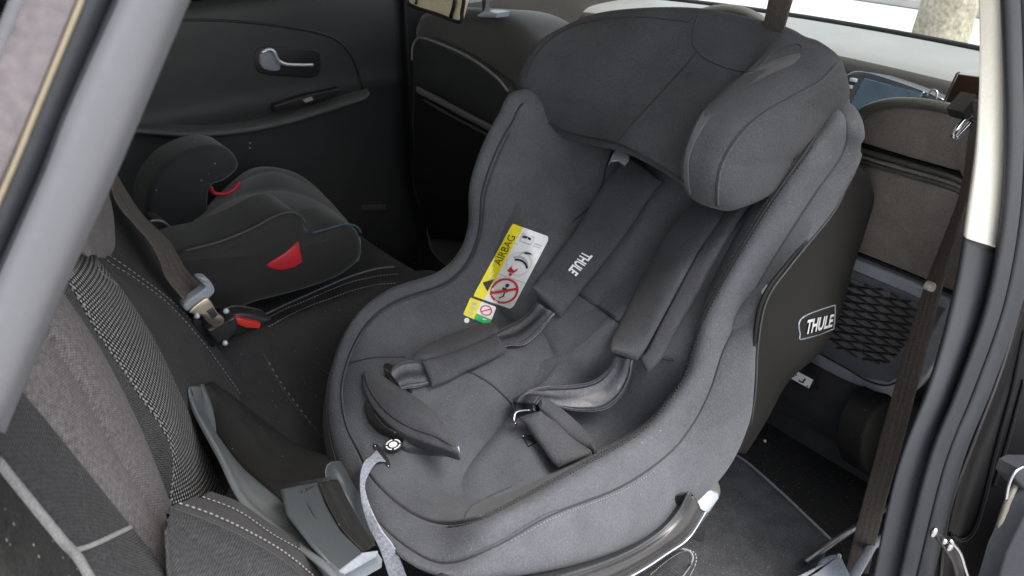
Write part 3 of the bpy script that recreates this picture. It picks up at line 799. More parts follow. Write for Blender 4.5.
# cloth body behind the shell
shell('backrest', [(835, 170), (848, 148), (868, 130), (893, 124), (930, 127), (972, 139), (974, 150), (1010, 330), (960, 420), (905, 420), (830, 385), (780, 360), (780, 250)], CARD2, -.035, .05, .02)
shell('top_rail', [(835, 150), (850, 128), (867, 112), (893, 105), (930, 107), (975, 118), (1005, 128), (1005, 190), (957, 173), (905, 158), (860, 144)], BACKS, .0, .02, .008)
tube('top_bead', pb([(838, 147), (852, 126), (867, 110), (893, 103), (930, 105), (975, 117), (1005, 127)], .004), .0075, BACKP, ps, smooth_n=40, n=12)
for k, (dy, rr) in enumerate(((5, .0045), (11, .0035), (16, .0045))):
    tube('back_rib', pb([(835, 136+dy), (860, 145+dy), (905, 158+dy), (957, 174+dy), (1005, 191+dy)], -.002), rr, BACKP if k != 1 else BACKS, ps, smooth_n=30)
shell('rib_panel', [(830, 137), (860, 144), (957, 173), (1005, 190), (1005, 210), (957, 192), (905, 176), (860, 163), (830, 153)], NETC, -.012, .03, .002)
shell('back_shell', [(825, 152), (860, 163), (905, 176), (957, 192), (1010, 212), (1005, 315), (952, 292), (905, 272), (860, 254), (820, 238)], BACKS, .0, .04, .006)
shell('gap_shade_strip', [(820, 238), (860, 254), (905, 272), (952, 292), (1005, 315), (1005, 322), (952, 299), (905, 279), (860, 261), (820, 245)], NETC, -.015, .03, .001)  # shade in the gap below the shell, put in as a black strip
PF = [(820, 246), (860, 262), (905, 280), (950, 300), (950, 345), (915, 392), (895, 397), (870, 392), (842, 380), (800, 358), (785, 345)]
FO = shell('pocket_frame', PF, FRAMEG, .0, .03, .006)
shell('pocket_frame_step', [(812, 350), (840, 366), (865, 378), (888, 383), (903, 374), (925, 345), (945, 310), (930, 305), (905, 293), (850, 270), (815, 256), (790, 330)], mat('pocket_inner', (.075, .085, .10), .5, var=.2), .004, .02, .003)
NETq = [(850, 279), (885, 291), (920, 305), (915, 330), (902, 352), (890, 364), (878, 365), (850, 355), (815, 338), (790, 322), (800, 260)]
shell('net_backing', NETq, NETM, .0065, .01, .002)
# diamond net cords
cords = []
def inside(p, q):
    c_ = False
    for (x1, y1), (x2, y2) in zip(q, q[1:]+q[:1]):
        if (y1 > p[1]) != (y2 > p[1]) and p[0] < (x2-x1)*(p[1]-y1)/(y2-y1)+x1: c_ = not c_
    return c_
e1_, e2_ = (1, .37), (.32, .95)
for fam in (0, 1):
    for k in range(-26, 27):
        run = []
        for s_ in range(-90, 91, 2):
            # lattice: diamonds wide across, short in height
            a = s_; b = k*8.6+(.27*s_ if fam else -.27*s_)
            x = 850+a*.93+b*-.16; y = 318+a*.36+b*.9
            if inside((x, y), NETq): run.append((x, y))
            else:
                if len(run) > 2: cords.append(run)
                run = []
        if len(run) > 2: cords.append(run)
parts_ = []
for run in cords:
    pts = pb([(x+math.sin(i*.9)*.25, y+math.cos(i*1.1)*.25) for i, (x, y) in enumerate(run)], .0085)
    parts_.append(tube_geo(pts, .0018, 6))
if parts_:
    vs, fs = merge(parts_); pydata('pocket_net', vs, fs, NETC, ps, fix=False)
tube('frame_groove', pb([(800, 343), (842, 366), (868, 381), (890, 385), (908, 372)], .005), .0016, NETC, ps, smooth_n=30)
# cushion rear
rows = [pb([(770, 340), (815, 362), (860, 385), (905, 402), (960, 415)], -.01),
        pb([(755, 372), (800, 395), (850, 420), (890, 435), (960, 450)], .01),
        pb([(748, 395), (795, 420), (845, 448), (890, 468), (960, 490)], .0),
        pb([(740, 415), (790, 442), (840, 470), (885, 495), (960, 520)], .02),
        pb([(728, 432), (780, 462), (830, 492), (880, 520), (950, 545)], .0)]
g = Grid(rows, 40, 30, bulge=[.006, .006, .006, .006])
cr0 = g.p[15][20]
CU = g.mesh('cushion', CARD2, ps, cap=(1.62, cr0.y, .12))
puff('care_label', pb([(785, 364), (791, 366), (814, 379), (813, 390), (807, 391), (784, 378)], .06), (.02, 0, -.01), BLK, ps, .002)
lq = pb([(784.5, 375), (809, 388.5), (813, 380), (788, 366.5)], .0645)
flat('label_face', lq, [poly((0, 0), (1, 0), (1, 1), (0, 1))], WHT, ps)
flat('label_mark', lq, [bar(.10, .62, .42, .62, .12), bar(.1, .38, .36, .38, .1), bar(.55, .25, .72, .25, .12), bar(.72, .25, .74, .75, .06), bar(.88, .15, .96, .15, .08)], INK, ps, .001)
puff('recliner_cover', WS([(862, 455), (868, 425), (885, 402), (905, 398), (910, 440), (890, 480), (868, 475)], y=.42), (0, .04, 0), BLKM, ps, .008, n=40)
puff('seat_side_trim', WS([(905, 395), (938, 300), (950, 300), (938, 360), (915, 440), (905, 475), (893, 470)], y=.40), (0, .03, 0), SILV, ps, .004)
# rail at the bottom
rl = thing('seat_rail', (1.05, .36, -.02), 'metal seat rail with a grey plastic end cover beside the door sill', 'seat rail')
tube('rail', [W(805, 562, z=.03), W(842, 536, z=.03), W(890, 505, z=.03)], .006, mat('rail_steel', (.16, .16, .17), .4, .8, var=.2), rl)
tube('rail', [W(846, 590, z=.05), W(872, 545, z=.05), W(900, 530, z=.05)], .008, FRAMEG, rl)
puff('end_cover', WS([(775, 590), (812, 568), (822, 556), (836, 552), (845, 560), (850, 590)], z=.06), (0, 0, -.06), FRAMEG, rl, .01, n=30)
blob('bolt', 838, 556, .385, .006, CHROME, rl); blob('bolt', 815, 562, .41, .005, CHROME, rl)

# floor mat
mt_ = puff('floor_mat', WS([(700, 440), (736, 455), (775, 487), (830, 540), (800, 620), (600, 640), (600, 480)], z=.0), (0, 0, -.02), mat('mat_carpet', (.04, .042, .045), .95, var=.6, vscale=25, bump=1, bscale=350, extra=specks(.88, 330, (.2, .2, .2))), None, .004, smooth=False)
tag(mt_, 'dark carpet floor mat speckled with crumbs in the rear footwell', 'floor mat')
mb_ = tube('mat_binding', WS([(700, 440), (736, 455), (775, 487), (832, 541)], z=.002), .003, PIPEL, mt_, smooth_n=20)
mb_.matrix_parent_inverse = Matrix.Identity(4)
blobc = thing('crumb', W(765, 441, z=-.02), 'pale crumb lying on the dark floor under the passenger seat', 'crumb')
blob('grain', 765, 441, W(765, 441, z=-.018).y, .003, WHT, blobc)

# ---- front seat belt hanging by the pillar
sb = thing('front_seat_belt', W(968, 120, y=.36), 'brown black front seat belt hanging twisted beside the cream pillar', 'seat belt')
yb = .37; BS = -.035
L_ = [(972, 100, .365), (969, 130, .37), (961, 190, .38), (943, 240, .385), (925, 285, .385), (905, 350, .385), (880, 440, .38), (858, 520, .375), (838, 600, .37)]
R_ = [(984, 100, .36), (978, 130, .362), (969, 190, .355), (955, 240, .352), (943, 285, .352), (927, 350, .35), (906, 430, .345), (884, 510, .345), (862, 600, .345)]
ribbon('webbing', [W(a, b, y=c+BS) for a, b, c in L_], [W(a, b, y=c+BS) for a, b, c in R_], .0035, WEBB, sb, n=60, power=.3)
puff('stop_button', [W(a, b, y=.312) for a, b in [(930, 291), (931, 286), (935, 283), (937, 286), (934, 292)]], (0, .006, 0), mat('stop_button', (.16, .145, .13), .4, var=0), sb, .002, n=16)
tube('guide_loop', [W(a, b, y=.332) for a, b in [(953, 136), (958, 128), (970, 115), (973, 119), (967, 127), (957, 137), (953, 136)]], .0028, CHROME, sb, smooth_n=40)
puff('guide_cover', [W(a, b, y=.33) for a, b in [(963, 112), (975, 98), (978, 95), (979, 112), (972, 122), (966, 120)]], (0, .015, 0), BLKM, sb, .003)
hb = thing('storage_box', W(960, 90, x=1.35), 'brown glossy box with a pale edge standing on the dashboard by the pillar', 'box')
q = WS([(945, 102), (958, 74), (979, 77), (985, 109)], x=1.33)
puff('case', q, (.05, 0, -.01), BROWN, hb, .002, smooth=False)
tube('edge', WS([(944, 102), (957, 73.5), (960, 72)], x=1.325), .0018, PIPEL, hb)

# ---- rear bench
rb = thing('rear_bench', (.2, .9, 0), 'rear bench seat with dark cloth, perforated bolster and pale double stitching', 'car seat')
cols = [
 (1.62, [(30, 30), (70, 100), (100, 160), (130, 215), (150, 250), (165, 280)]),
 (1.15, [(70, 110), (115, 180), (150, 240), (185, 300), (207, 335), (226, 362)]),
 (.95, [(50, 190), (101, 256), (133, 278), (168, 305), (203, 344), (240, 395)]),
 (.80, [(60, 215), (108, 272), (133, 305), (160, 350), (190, 415), (225, 495)]),
 (.66, [(35, 235), (72, 290), (98, 335), (135, 390), (170, 448), (168, 512)]),
 (.61, [(25, 250), (58, 300), (92, 350), (120, 400), (144, 452), (163, 514)]),
 (.52, [(10, 280), (38, 325), (70, 375), (100, 430), (130, 482), (168, 552)]),
 (.455, [(5, 350), (18, 385), (50, 425), (90, 475), (130, 525), (178, 584)]),
 (.37, [(-30, 400), (-15, 445), (15, 485), (45, 520), (68, 548), (95, 592)]),
 (.31, [(-60, 430), (-50, 480), (-30, 530), (0, 575), (20, 605), (50, 645)])]
rows = [[W(a, b, y=y) for a, b in c] for y, c in cols]
BG = Grid(rows, 60, 135, bulge=[0, .004, .004, .004, .003, .012, .006, .004, .002])
BR = BG.mesh('backrest', [CARD, CARD2, PERF, STRIPE, WOVEN, STRIPED, CARP], rb, band=[0, 0, 1, 2, 3, 4, 4, 5, 6], cap=(-.15, .9, .3))
bvB = bvh_of(BR)
def hb2(l, off=0, n=40): return hits(bvB, l, off, n)
# stitching of the bolster
r_ = BG.row(2, .0015); dashes('seam_stitch', r_, .0075, .0045, .0007, THREADW, BR)
r_ = hb2([(108, 254), (139, 276), (174, 303), (206, 337)], .0015); dashes('seam_stitch', r_, .0075, .0045, .0007, THREADW, BR)
r_ = BG.row(2.08, -.0005); tube('seam', r_, .0012, THREAD, BR)
r_ = BG.row(4, .0018); dashes('dotted_stitch', r_, .0095, .0040, .0010, THREADW, BR)
tube('ridge_piping', BG.row(5, .0005), .0022, mat('ridge', (.2, .19, .195), .7, var=.1), BR)
tube('side_piping', hb2([(-5, 462), (12, 483), (40, 517), (60, 541), (75, 557), (90, 582)], .001), .0035, mat('ridge_dark', (.15, .15, .155), .8, var=.3, bump=1, bscale=500), BR)
tube('cross_seam', hb2([(74, 551), (90, 546), (110, 537), (131, 527)], 0), .0016, mat('seam_grey', (.17, .17, .175), .8, var=.2), BR)
dashes('upper_stitch', hb2([(96, 248), (100, 270), (118, 285)], .001, 20), .004, .002, .0006, THREADW, BR)
# rolled upper bolster end beside the belt
g = Grid([[W(a, b, y=y) for a, b in l] for y, l in (
  (.80, [(96, 165), (106, 190), (112, 215), (113, 243), (108, 252)]),
  (.74, [(86, 165), (97, 190), (102, 215), (106, 245), (104, 256)]),
  (.68, [(70, 175), (82, 200), (88, 228), (93, 250), (95, 258)]),
  (.66, [(50, 190), (64, 215), (72, 240), (80, 252), (88, 257)]))], 20, 20, bulge=[.004]*3)
g.mesh('bolster_end', mat('bolster_end_cloth', (.075, .07, .07), .85, var=.25, bump=1, bscale=300), rb, cap=tuple(W(80, 220, y=.85)))
# lower side pad with two stitch lines
pc = [(.56, [(212, 492), (240, 503), (275, 527), (315, 550), (365, 592)]),
      (.53, [(200, 498), (238, 513), (272, 536), (312, 560), (352, 600)]),
      (.50, [(170, 508), (205, 520), (243, 537), (285, 562), (330, 600)]),
      (.47, [(166, 514), (190, 540), (225, 560), (270, 590), (320, 630)]),
      (.44, [(165, 520), (175, 570), (200, 600), (250, 630), (300, 660)]),
      (.43, [(164, 530), (170, 600), (190, 640), (240, 680), (290, 700)])]
PG_ = Grid([[W(a, b, y=y) for a, b in l] for y, l in pc], 50, 50, bulge=[.002, .003, .003, .003, .002])
PD = PG_.mesh('side_pad', [CARD2, STRIPED], rb, band=[0, 0, 1, 1, 1], cap=tuple(W(190, 620, y=.7)))
dashes('pad_stitch', PG_.row(1.0, .0018), .0055, .003, .0006, THREADW, PD)
dashes('pad_stitch', PG_.row(1.82, .0018), .006, .0034, .0008, THREADW, PD)
tube('pad_seam', PG_.row(2, 0), .0013, THREAD, PD)
# cushion
def cz(x, y):
    z = .335-.3*max(0, x-.50)**1.0*.5
    if x > .60: z -= ((x-.60)/.06)**2*.04
    return z
crow = []
xs = [.14, .24, .32, .42, .52, .60, .645, .66, .655, .62]
zs = [.30, .335, .345, .345, .345, .34, .30, .22, .10, .02]
ys = [.33, .36, .42, .55, .7, .85, 1.0, 1.05, 1.10, 1.15, 1.25, 1.4, 1.55, 1.70]
for y in ys:
    edge = -.10*max(0, (.42-y)/.09)**2
    rg = .028*math.exp(-((y-1.10)/.035)**2)
    hol = -.012*math.exp(-((y-1.35)/.15)**2)
    crow.append([V(x+(.06 if y < .6 and i > 3 else .085 if y > 1.02 and i > 3 else 0)-(.10*((.5-y)/.17)**2 if y < .5 else 0)*(i > 4), y, z-(.17 if y < .9 else .03+.14*max(0, (1.10-y)/.2))*(i < 8)+edge+(rg+hol)*(1 if i < 7 else 0)) for i, (x, z) in enumerate(zip(xs, zs))])
CG = Grid(crow, 70, 120)
CUS = CG.mesh('cushion', [CARD, STRIPED], rb, band=[1, 1, 1, 1]+[0]*20, thick=.01)
bvC = bvh_of(CUS)
def cline(pts, off=.0015, n=40): return hits(bvC, pts, off, n)
for k, ln in enumerate(([(266, 319), (285, 309), (305, 301), (330, 290), (351, 282), (378, 276), (398, 274)], [(268, 327), (290, 315), (312, 305), (332, 298), (351, 291), (375, 285), (396, 283)], [(262, 316), (285, 305), (305, 296), (330, 285), (352, 276), (376, 269), (394, 267)])):
    if k < 2: dashes('stitch', cline(ln), .006, .0045, .0010, THREADW, CUS)
    else: tube('piping', cline(ln, .0005), .0020, PIPEL, CUS)
dashes('seat_stitch', cline([(268, 360), (278, 378), (292, 398), (312, 425)], .001), .012, .005, .0009, THREADW, CUS)
tube('seat_seam', cline([(262, 352), (275, 376), (292, 402), (325, 440)], 0), .0015, THREAD, CUS)
dashes('front_stitch', cline([(650, 575), (668, 560), (684, 551), (694, 552), (696, 562), (688, 580)], .001), .004, .0026, .0008, THREADW, CUS)
tube('front_piping', cline([(672, 590), (690, 566), (692, 554), (682, 549), (664, 555)], .0005), .0012, PIPEL, CUS)

# near front corner of the cushion, grey cloth catching the daylight
# ---- booster seat on the far place
bo = thing('booster_seat', (.35, 1.3, .34), 'black booster cushion with red belt guides resting on the far rear place', 'booster seat')
def by(l, y): return [W(a, b, y=y+.06) for a, b in l]
BOM = mat('booster_cloth', (.020, .022, .0235), .85, var=.3, vscale=16, bump=.6, bscale=500, sheen=.3, extra=specks(.97, 120, (.25, .25, .25)))
BOM2 = mat('booster_side', (.012, .0118, .0115), .8, var=.3, vscale=16, bump=.6, bscale=500, sheen=.2)
near = [(176, 300), (172, 262), (184, 251), (220, 242), (252, 229), (270, 219), (286, 213), (299, 215), (306, 223), (310, 233), (322, 232), (340, 226), (355, 229), (363, 240), (363, 258), (350, 272), (330, 283), (300, 293), (262, 303), (225, 312)]
BA = puff('armrest', by(near, 1.06), (0, .085, 0), BOM2, bo, .016, n=90, dome=.006)
far = [(150, 232), (147, 210), (151, 188), (165, 167), (182, 155), (200, 148), (215, 146), (230, 150), (240, 162), (238, 172), (226, 182), (213, 188), (210, 205), (214, 230), (180, 245)]
puff('armrest', by(far, 1.43), (0, .07, 0), BOM, bo, .018, n=80, dome=.006)
pad = [[W(a, b, y=y) for a, b in l] for y, l in (
  (1.66, [(205, 215), (225, 190), (245, 172), (265, 167), (290, 171), (305, 180), (318, 195)]),
  (1.58, [(190, 225), (215, 202), (245, 180), (272, 172), (298, 180), (320, 193), (335, 210)]),
  (1.46, [(172, 240), (200, 220), (235, 198), (275, 190), (305, 196), (332, 210), (350, 226)]),
  (1.32, [(165, 258), (195, 240), (232, 222), (270, 212), (305, 214), (335, 222), (358, 236)]),
  (1.20, [(168, 285), (195, 268), (230, 250), (262, 238), (298, 232), (330, 234), (360, 248)]),
  (1.15, [(180, 300), (210, 285), (240, 270), (270, 258), (300, 250), (330, 254), (358, 262)]))]
BP = Grid(pad, 40, 40, bulge=[.004]*5).mesh('seat_pad', BOM, bo, cap=(.42, 1.33, .34))
tube('pad_piping', by([(184, 251), (220, 241.5), (252, 228.5), (270, 218.5), (286, 212.5), (299, 214.5), (306, 223)], 1.057), .002, mat('booster_pipe', (.045, .05, .053), .7, var=.1), bo, smooth_n=40)
bvO = bvh_of(BP)
tube('blue_edge', by([(312, 233), (330, 228), (345, 224), (357, 227), (361, 233)], 1.057), .0022, mat('blue_pipe', (.03, .06, .08), .6, var=.1), bo, smooth_n=20)
puff('belt_guide', by([(267, 265), (284, 254), (299, 242), (303, 262), (295, 268), (281, 271), (270, 269)], 1.052), (0, .02, 0), RED, bo, .003)
g_ = by([(211, 187), (214, 193), (224, 194), (233, 190), (240, 182)], 1.42)
tube('belt_guide', g_, .0042, RED, bo, smooth_n=24)
puff('adjuster_housing', by([(150, 222), (160, 219), (172, 228), (186, 244), (184, 250), (176, 252), (162, 240)], 1.2), (0, .03, 0), BLK, bo, .004, n=30)
tube('housing_edge', by([(150, 221), (161, 221), (174, 231), (187, 247)], 1.19), .0022, mat('housing_edge', (.12, .12, .125), .3, var=0), bo, smooth_n=20)

# ---- rear belt with its tongue, and the buckles
rbelt = thing('rear_seat_belt', W(200, 290, y=1.0), 'dark rear seat belt coming down the backrest to a bright metal tongue', 'seat belt')
ribbon('webbing', [W(a, b, y=c) for a, b, c in [(80, 140, 1.0), (107, 176, 1.0), (118, 205, 1.0), (148, 240, .98), (160, 262, .97), (166, 278, .97), (185, 302, .96)]],
       [W(a, b, y=c) for a, b, c in [(95, 140, 1.05), (117, 176, 1.05), (140, 212, 1.05), (168, 240, 1.03), (178, 256, 1.02), (188, 272, 1.01), (207, 289, 1.0)]], .004, WEBB, rbelt, n=50, power=.3)
puff('tongue_cover', [W(a, b, y=.955) for a, b in [(184, 304), (188, 312), (198, 308), (214, 294), (213, 285), (206, 278), (198, 279), (204, 286), (203, 290)]], (.0, .012, 0), FRAMEG, rbelt, .003, n=40)
puff('tongue', [W(a, b, y=.95) for a, b in [(190, 311), (205, 299), (211, 301), (218, 313), (224, 318), (223, 325), (216, 327), (208, 323), (202, 316), (192, 314)]], (0, .006, 0), STEEL, rbelt, .0015, n=44)
puff('tongue_slot', [W(a, b, y=.9475) for a, b in [(207, 312), (213, 308), (218, 315), (213, 319)]], (0, .002, 0), INK, rbelt, .0005)
bk = thing('belt_buckle', W(225, 330, y=.95), 'black buckle holding the metal tongue at the rear seat gap', 'buckle')
puff('housing', [W(a, b, y=.945) for a, b in [(208, 330), (222, 326), (235, 317), (238, 330), (228, 341), (220, 345), (214, 340)]], (0, .03, 0), BLK, bk, .004, n=30)
blob('rivet', 225, 343, .94, .004, SILV, bk); blob('rivet', 197, 316, .95, .004, SILV, bk); blob('rivet', 226, 311, .95, .004, SILV, bk)
puff('anchor_strap', [W(a, b, y=.97) for a, b in [(194, 312), (210, 330), (216, 346), (212, 348), (192, 326)]], (0, .02, 0), BLK, bk, .003)
bk2 = thing('release_buckle', W(248, 322, y=1.0), 'dark buckle with a red release button lying by the seat ridge', 'buckle')
puff('housing', [W(a, b, y=1.0) for a, b in [(228, 322), (236, 314), (252, 314), (262, 318), (272, 320), (262, 328), (248, 333), (232, 336)]], (0, .03, 0), BLK, bk2, .004, n=30)
puff('button', [W(a, b, y=.985) for a, b in [(234, 317), (244, 320), (261, 324), (260, 329), (246, 328), (236, 324)]], (0, .01, 0), REDB, bk2, .002)
tube('wire_loop', [W(a, b, y=1.0) for a, b in [(222, 310), (235, 306), (250, 308), (262, 311)]], .002, BLK, bk2, smooth_n=12)

# ================================================================== the child seat
cs = thing('child_car_seat', (.62, .69, .34), 'grey fabric rear facing child car seat with harness, black side shell and foot bar', 'child seat')
ST = [ # O, S1, S2, B, C : (px, py, y)
 ((857, 132, .472), (846, 122, .482), (823, 124, .506), (750, 165, .60), (690, 140, .71)),
 ((855, 164, .455), (842, 154, .472), (804, 154, .497), (735, 190, .60), (678, 165, .71)),
 ((832, 210, .445), (812, 198, .465), (772, 200, .497), (722, 222, .60), (660, 200, .705)),
 ((790, 262, .44), (769, 266, .465), (737, 256, .497), (703, 270, .60), (640, 240, .70)),
 ((764, 300, .44), (745, 310, .465), (706, 312, .497), (686, 312, .60), (620, 275, .70)),
 ((755, 345, .44), (724, 349, .465), (693, 349, .497), (677, 347, .60), (600, 308, .70)),
 ((753, 385, .44), (711, 388, .465), (684, 376, .497), (670, 378, .60), (575, 340, .70)),
 ((748, 425, .44), (694, 422, .465), (666, 404, .497), (652, 408, .60), (548, 372, .70)),
 ((725, 472, .44), (668, 454, .465), (637, 434, .497), (622, 436, .60), (520, 400, .70)),
 ((670, 525, .44), (620, 487, .465), (578, 468, .497), (562, 463, .60), (490, 425, .70)),
 ((595, 559, .44), (550, 515, .465), (520, 500, .497), (506, 489, .603), (460, 448, .69)),
 ((516, 576, .45), (495, 546, .47), (480, 519, .505), (474, 502, .60), (438, 458, .69)),
 ((455, 576, .48), (445, 564, .50), (440, 524, .56), (436, 500, .63), (420, 455, .69)),
 ((405, 556, .54), (403, 545, .56), (406, 510, .61), (408, 482, .66), (410, 450, .69)),
 ((368, 518, .63), (365, 508, .65), (375, 482, .67), (386, 460, .70), (404, 445, .70)),
 (None, (345, 480, .735), (359, 452, .74), (372, 438, .75), (402, 436, .71)),
 (None, (332, 442, .80), (346, 424, .79), (362, 416, .78), (402, 422, .72)),
 (None, (328, 400, .86), (342, 388, .845), (360, 388, .81), (415, 405, .725)),
 (None, (338, 352, .90), (352, 350, .88), (376, 362, .83), (440, 390, .72)),
 (None, (358, 317, .91), (370, 320, .89), (412, 352, .83), (475, 375, .71)),
 (None, (392, 292, .92), (398, 300, .89), (455, 342, .83), (510, 355, .70)),
 (None, (440, 275, .92), (443, 284, .89), (500, 324, .83), (545, 335, .70)),
 (None, (463, 252, .92), (467, 262, .89), (530, 298, .83), (575, 308, .70)),
 (None, (472, 225, .92), (479, 230, .89), (556, 258, .83), (600, 275, .70)),
 (None, (474, 190, .92), (482, 193, .89), (576, 226, .83), (622, 240, .70)),
 (None, (486, 152, .92), (494, 156, .89), (592, 195, .83), (644, 205, .70)),
 (None, (503, 118, .92), (511, 124, .89), (608, 165, .83), (660, 175, .705)),
 (None, (523, 95, .92), (532, 100, .89), (628, 145, .84), (675, 155, .71)),
 (None, (600, 90, .885), (605, 105, .88), (650, 135, .80), (680, 145, .73)),
 (None, (695, 95, .78), (697, 108, .765), (705, 130, .75), (688, 142, .735)),
 ((826, 104, .60), (815, 104, .60), (800, 116, .605), (745, 150, .64), (692, 142, .72)),
 ((846, 111, .53), (833, 107, .535), (816, 116, .55), (747, 157, .62), (691, 141, .715))]
loops = [[], [], [], [], []]
for s in ST:
    q = [None if a is None else W(a[0], a[1], y=a[2]) for a in s]
    if q[0] is None: q[0] = q[1]+V(.005, .012, -.06)
    for k in range(5): loops[k].append(q[k])
ctr = V(.62, .69, .40)
und = [p.lerp(V(.62, .69, p.z), .22)+V(0, 0, -.075) for p in loops[0]]
lo_ = [und]+loops
LG = Grid(lo_, 220, 75, closed=True, bulge=[0, .004, .004, .001, .002])
def relax(g, j0, it=30):
    """even out the hollow of the seat and bring both sides together on the centre line"""
    nU, nv = g.nU, g.nv; YC = .70
    xs_ = [q.x for q in g.p[nv]]; x0, x1 = min(xs_), max(xs_); NB = 44
    bx = [max(0, min(NB, round((x-x0)/(x1-x0)*NB))) for x in xs_]
    for _ in range(it):
        acc = [[0, 0] for _k in range(NB+1)]
        for i in range(nU):
            for jj, w_ in ((nv-1, 1), (nv-2, .5)) if _ else ((nv, 1),):
                acc[bx[i]][0] += g.p[jj][i].z*w_; acc[bx[i]][1] += w_
        zz = [a/n if n else None for a, n in acc]
        for k in range(NB+1):
            if zz[k] is None: zz[k] = next((zz[m_] for d_ in range(1, NB) for m_ in (k-d_, k+d_) if 0 <= m_ <= NB and zz[m_] is not None), .4)
        for _k in range(2): zz = [(zz[max(0, k-1)]+2*zz[k]+zz[min(NB, k+1)])/4 for k in range(NB+1)]
        for i in range(nU): g.p[nv][i] = V(x0+(x1-x0)*bx[i]/NB, YC, zz[bx[i]])
        new = [r[:] for r in g.p]
        for j in range(j0, nv):
            w = min(1, (j-j0+1)/5)*.5
            for i in range(nU):
                new[j][i] = g.p[j][i].lerp((g.p[j][(i-1) % nU]+g.p[j][(i+1) % nU]+g.p[j-1][i]+g.p[j+1][i])/4, w)
        g.p = new
    g.n = g.normals()
relax(LG, int(75*3.25/5), 45)
# centre spine cap: average of C loop ends is joined by a last narrow loop
LIN = LG.mesh('seat_cover', FAB, cs)
def fill_center():
    me = LIN.data; nU = LG.nU; last = LG.nv*nU; first = 0
    bm = bmesh.new(); bm.from_mesh(me); bm.verts.ensure_lookup_table()
    fv = [bm.verts[i] for i in range(nU)]
    c_ = bm.verts.new(sum((v.co for v in fv), V(0, 0, 0))/nU)
    for i in range(nU): bm.faces.new((fv[i], fv[(i+1) % nU], c_))
    bmesh.ops.remove_doubles(bm, verts=[v for v in bm.verts if v.index >= last and abs(v.co.y-.70) < 1e-5], dist=1e-4)
    bmesh.ops.recalc_face_normals(bm, faces=bm.faces); bm.to_mesh(me); bm.free(); me.shade_smooth()
fill_center()
bvL = bvh_of(LIN)
def cut(l, a, b):      # keep the part of a closed row between two stations
    n = len(l); i, j = int(a/32*n), int(b/32*n); return l[i:j]
tube('outer_seam', cut(LG.row(2, .0004), 0, 27), .0016, PIPE, LIN)
tube('outer_piping', cut(LG.row(2.05, .0006), 10, 20), .0015, FABP, LIN)
tube('inner_seam', cut(LG.row(3, .0004), 0, 27), .0017, PIPE, LIN)
tube('inner_piping', cut(LG.row(3.06, .0010), 11, 26), .0020, FABP, LIN)
dashes('rim_stitch', cut(LG.row(2.88, .0009), 1, 12), .0048, .0028, .0011, THREAD, LIN)
dashes('rim_stitch', cut(LG.row(3.09, .0009), 1, 12), .0048, .0028, .0010, THREAD, LIN)
dashes('rim_stitch', cut(LG.row(1.93, .0009), 8.5, 11), .0045, .0028, .0006, PIPEL, LIN)
def seam(name, l, r=.0013, off=.0003, m=PIPE, par=None, n=50): return tube(name, hits(bvL, l, off, n), r, m, par or LIN)
seam('insert_seam', [(350, 363), (372, 358), (405, 357)])
seam('insert_seam', [(455, 369), (474, 374), (492, 385), (506, 398), (516, 409)])
seam('back_seam', [(560, 284), (578, 293), (600, 308), (624, 324)], .0028, -.0002, THREAD)
seam('side_seam', [(612, 150), (606, 168), (602, 185), (592, 204), (572, 222)], .0012)
seam('front_panel_seam', [(465, 519), (470, 508), (480, 501), (498, 492), (512, 486)], .0012, .0004, FABP)
def on(l, off, bv=None):
    """points over the cover, with the depth along the run evened out to a quadratic"""
    p = [hit(bv or bvL, a, b, off) for a, b in l]
    if len(p) < 5: return p
    ds = [(q-CP).length for q in p]; n = len(ds); t = [i/(n-1) for i in range(n)]
    A_ = Matrix([[sum(x**(i+j) for x in t) for j in range(3)] for i in range(3)])
    c = A_.inverted() @ Vector([sum(d*x**i for x, d in zip(t, ds)) for i in range(3)])
    f = [c[0]+c[1]*x+c[2]*x*x for x in t]; m = max(0, max(a-b for a, b in zip(f, ds)))*.5
    return [CP+(q-CP).normalized()*(e-m) for q, e in zip(p, f)]
# headrest
HR = [ # columns u: far back, far edge, far inner, mid, seam, inner, crease, crescent, crescent face, side seam, side, right edge, back
 # each: bottom, low, high, top  (px,py,y)
 [(555, 125, .97), (550, 100, .98), (560, 70, .97), (590, 45, .95)],
 [(534, 119, .925), (521, 92, .93), (524, 68, .925), (546, 40, .915)],
 [(560, 135, .87), (552, 100, .87), (562, 58, .87), (584, 19, .87)],
 [(592, 143, .80), (592, 110, .80), (610, 60, .80), (632, 12, .81)],
 [(622, 149, .72), (640, 110, .72), (668, 75, .725), (692, 13, .74)],
 [(655, 165, .66), (674, 130, .66), (705, 85, .665), (740, 22, .68)],
 [(684, 184, .615), (700, 140, .615), (742, 82, .62), (778, 31, .63)],
 [(685, 187, .57), (686, 146, .57), (720, 96, .575), (800, 41, .585)],
 [(700, 199, .54), (704, 150, .54), (745, 95, .545), (818, 46, .55)],
 [(722, 207, .515), (727, 160, .515), (768, 108, .515), (838, 60, .52)],
 [(738, 208, .51), (757, 165, .50), (806, 108, .50), (845, 72, .51)],
 [(764, 197, .515), (798, 157, .51), (834, 116, .51), (846, 84, .52)],
 [(775, 185, .58), (812, 145, .58), (840, 112, .58), (848, 88, .58)]]
hrows = [[], [], [], [], [], []]
for c_ in HR:
    q = [W(a, b, y=y) for a, b, y in c_]
    hrows[1].append(q[0]); hrows[2].append(q[1]); hrows[3].append(q[2]); hrows[4].append(q[3])
    t_ = min(1, max(0, (.62-c_[1][2])/.12))
    hrows[0].append(q[0]+V(.06-.03*t_, .08*t_, -.005)); hrows[5].append(q[3]+V(.06-.045*t_, .08*t_, -.02))
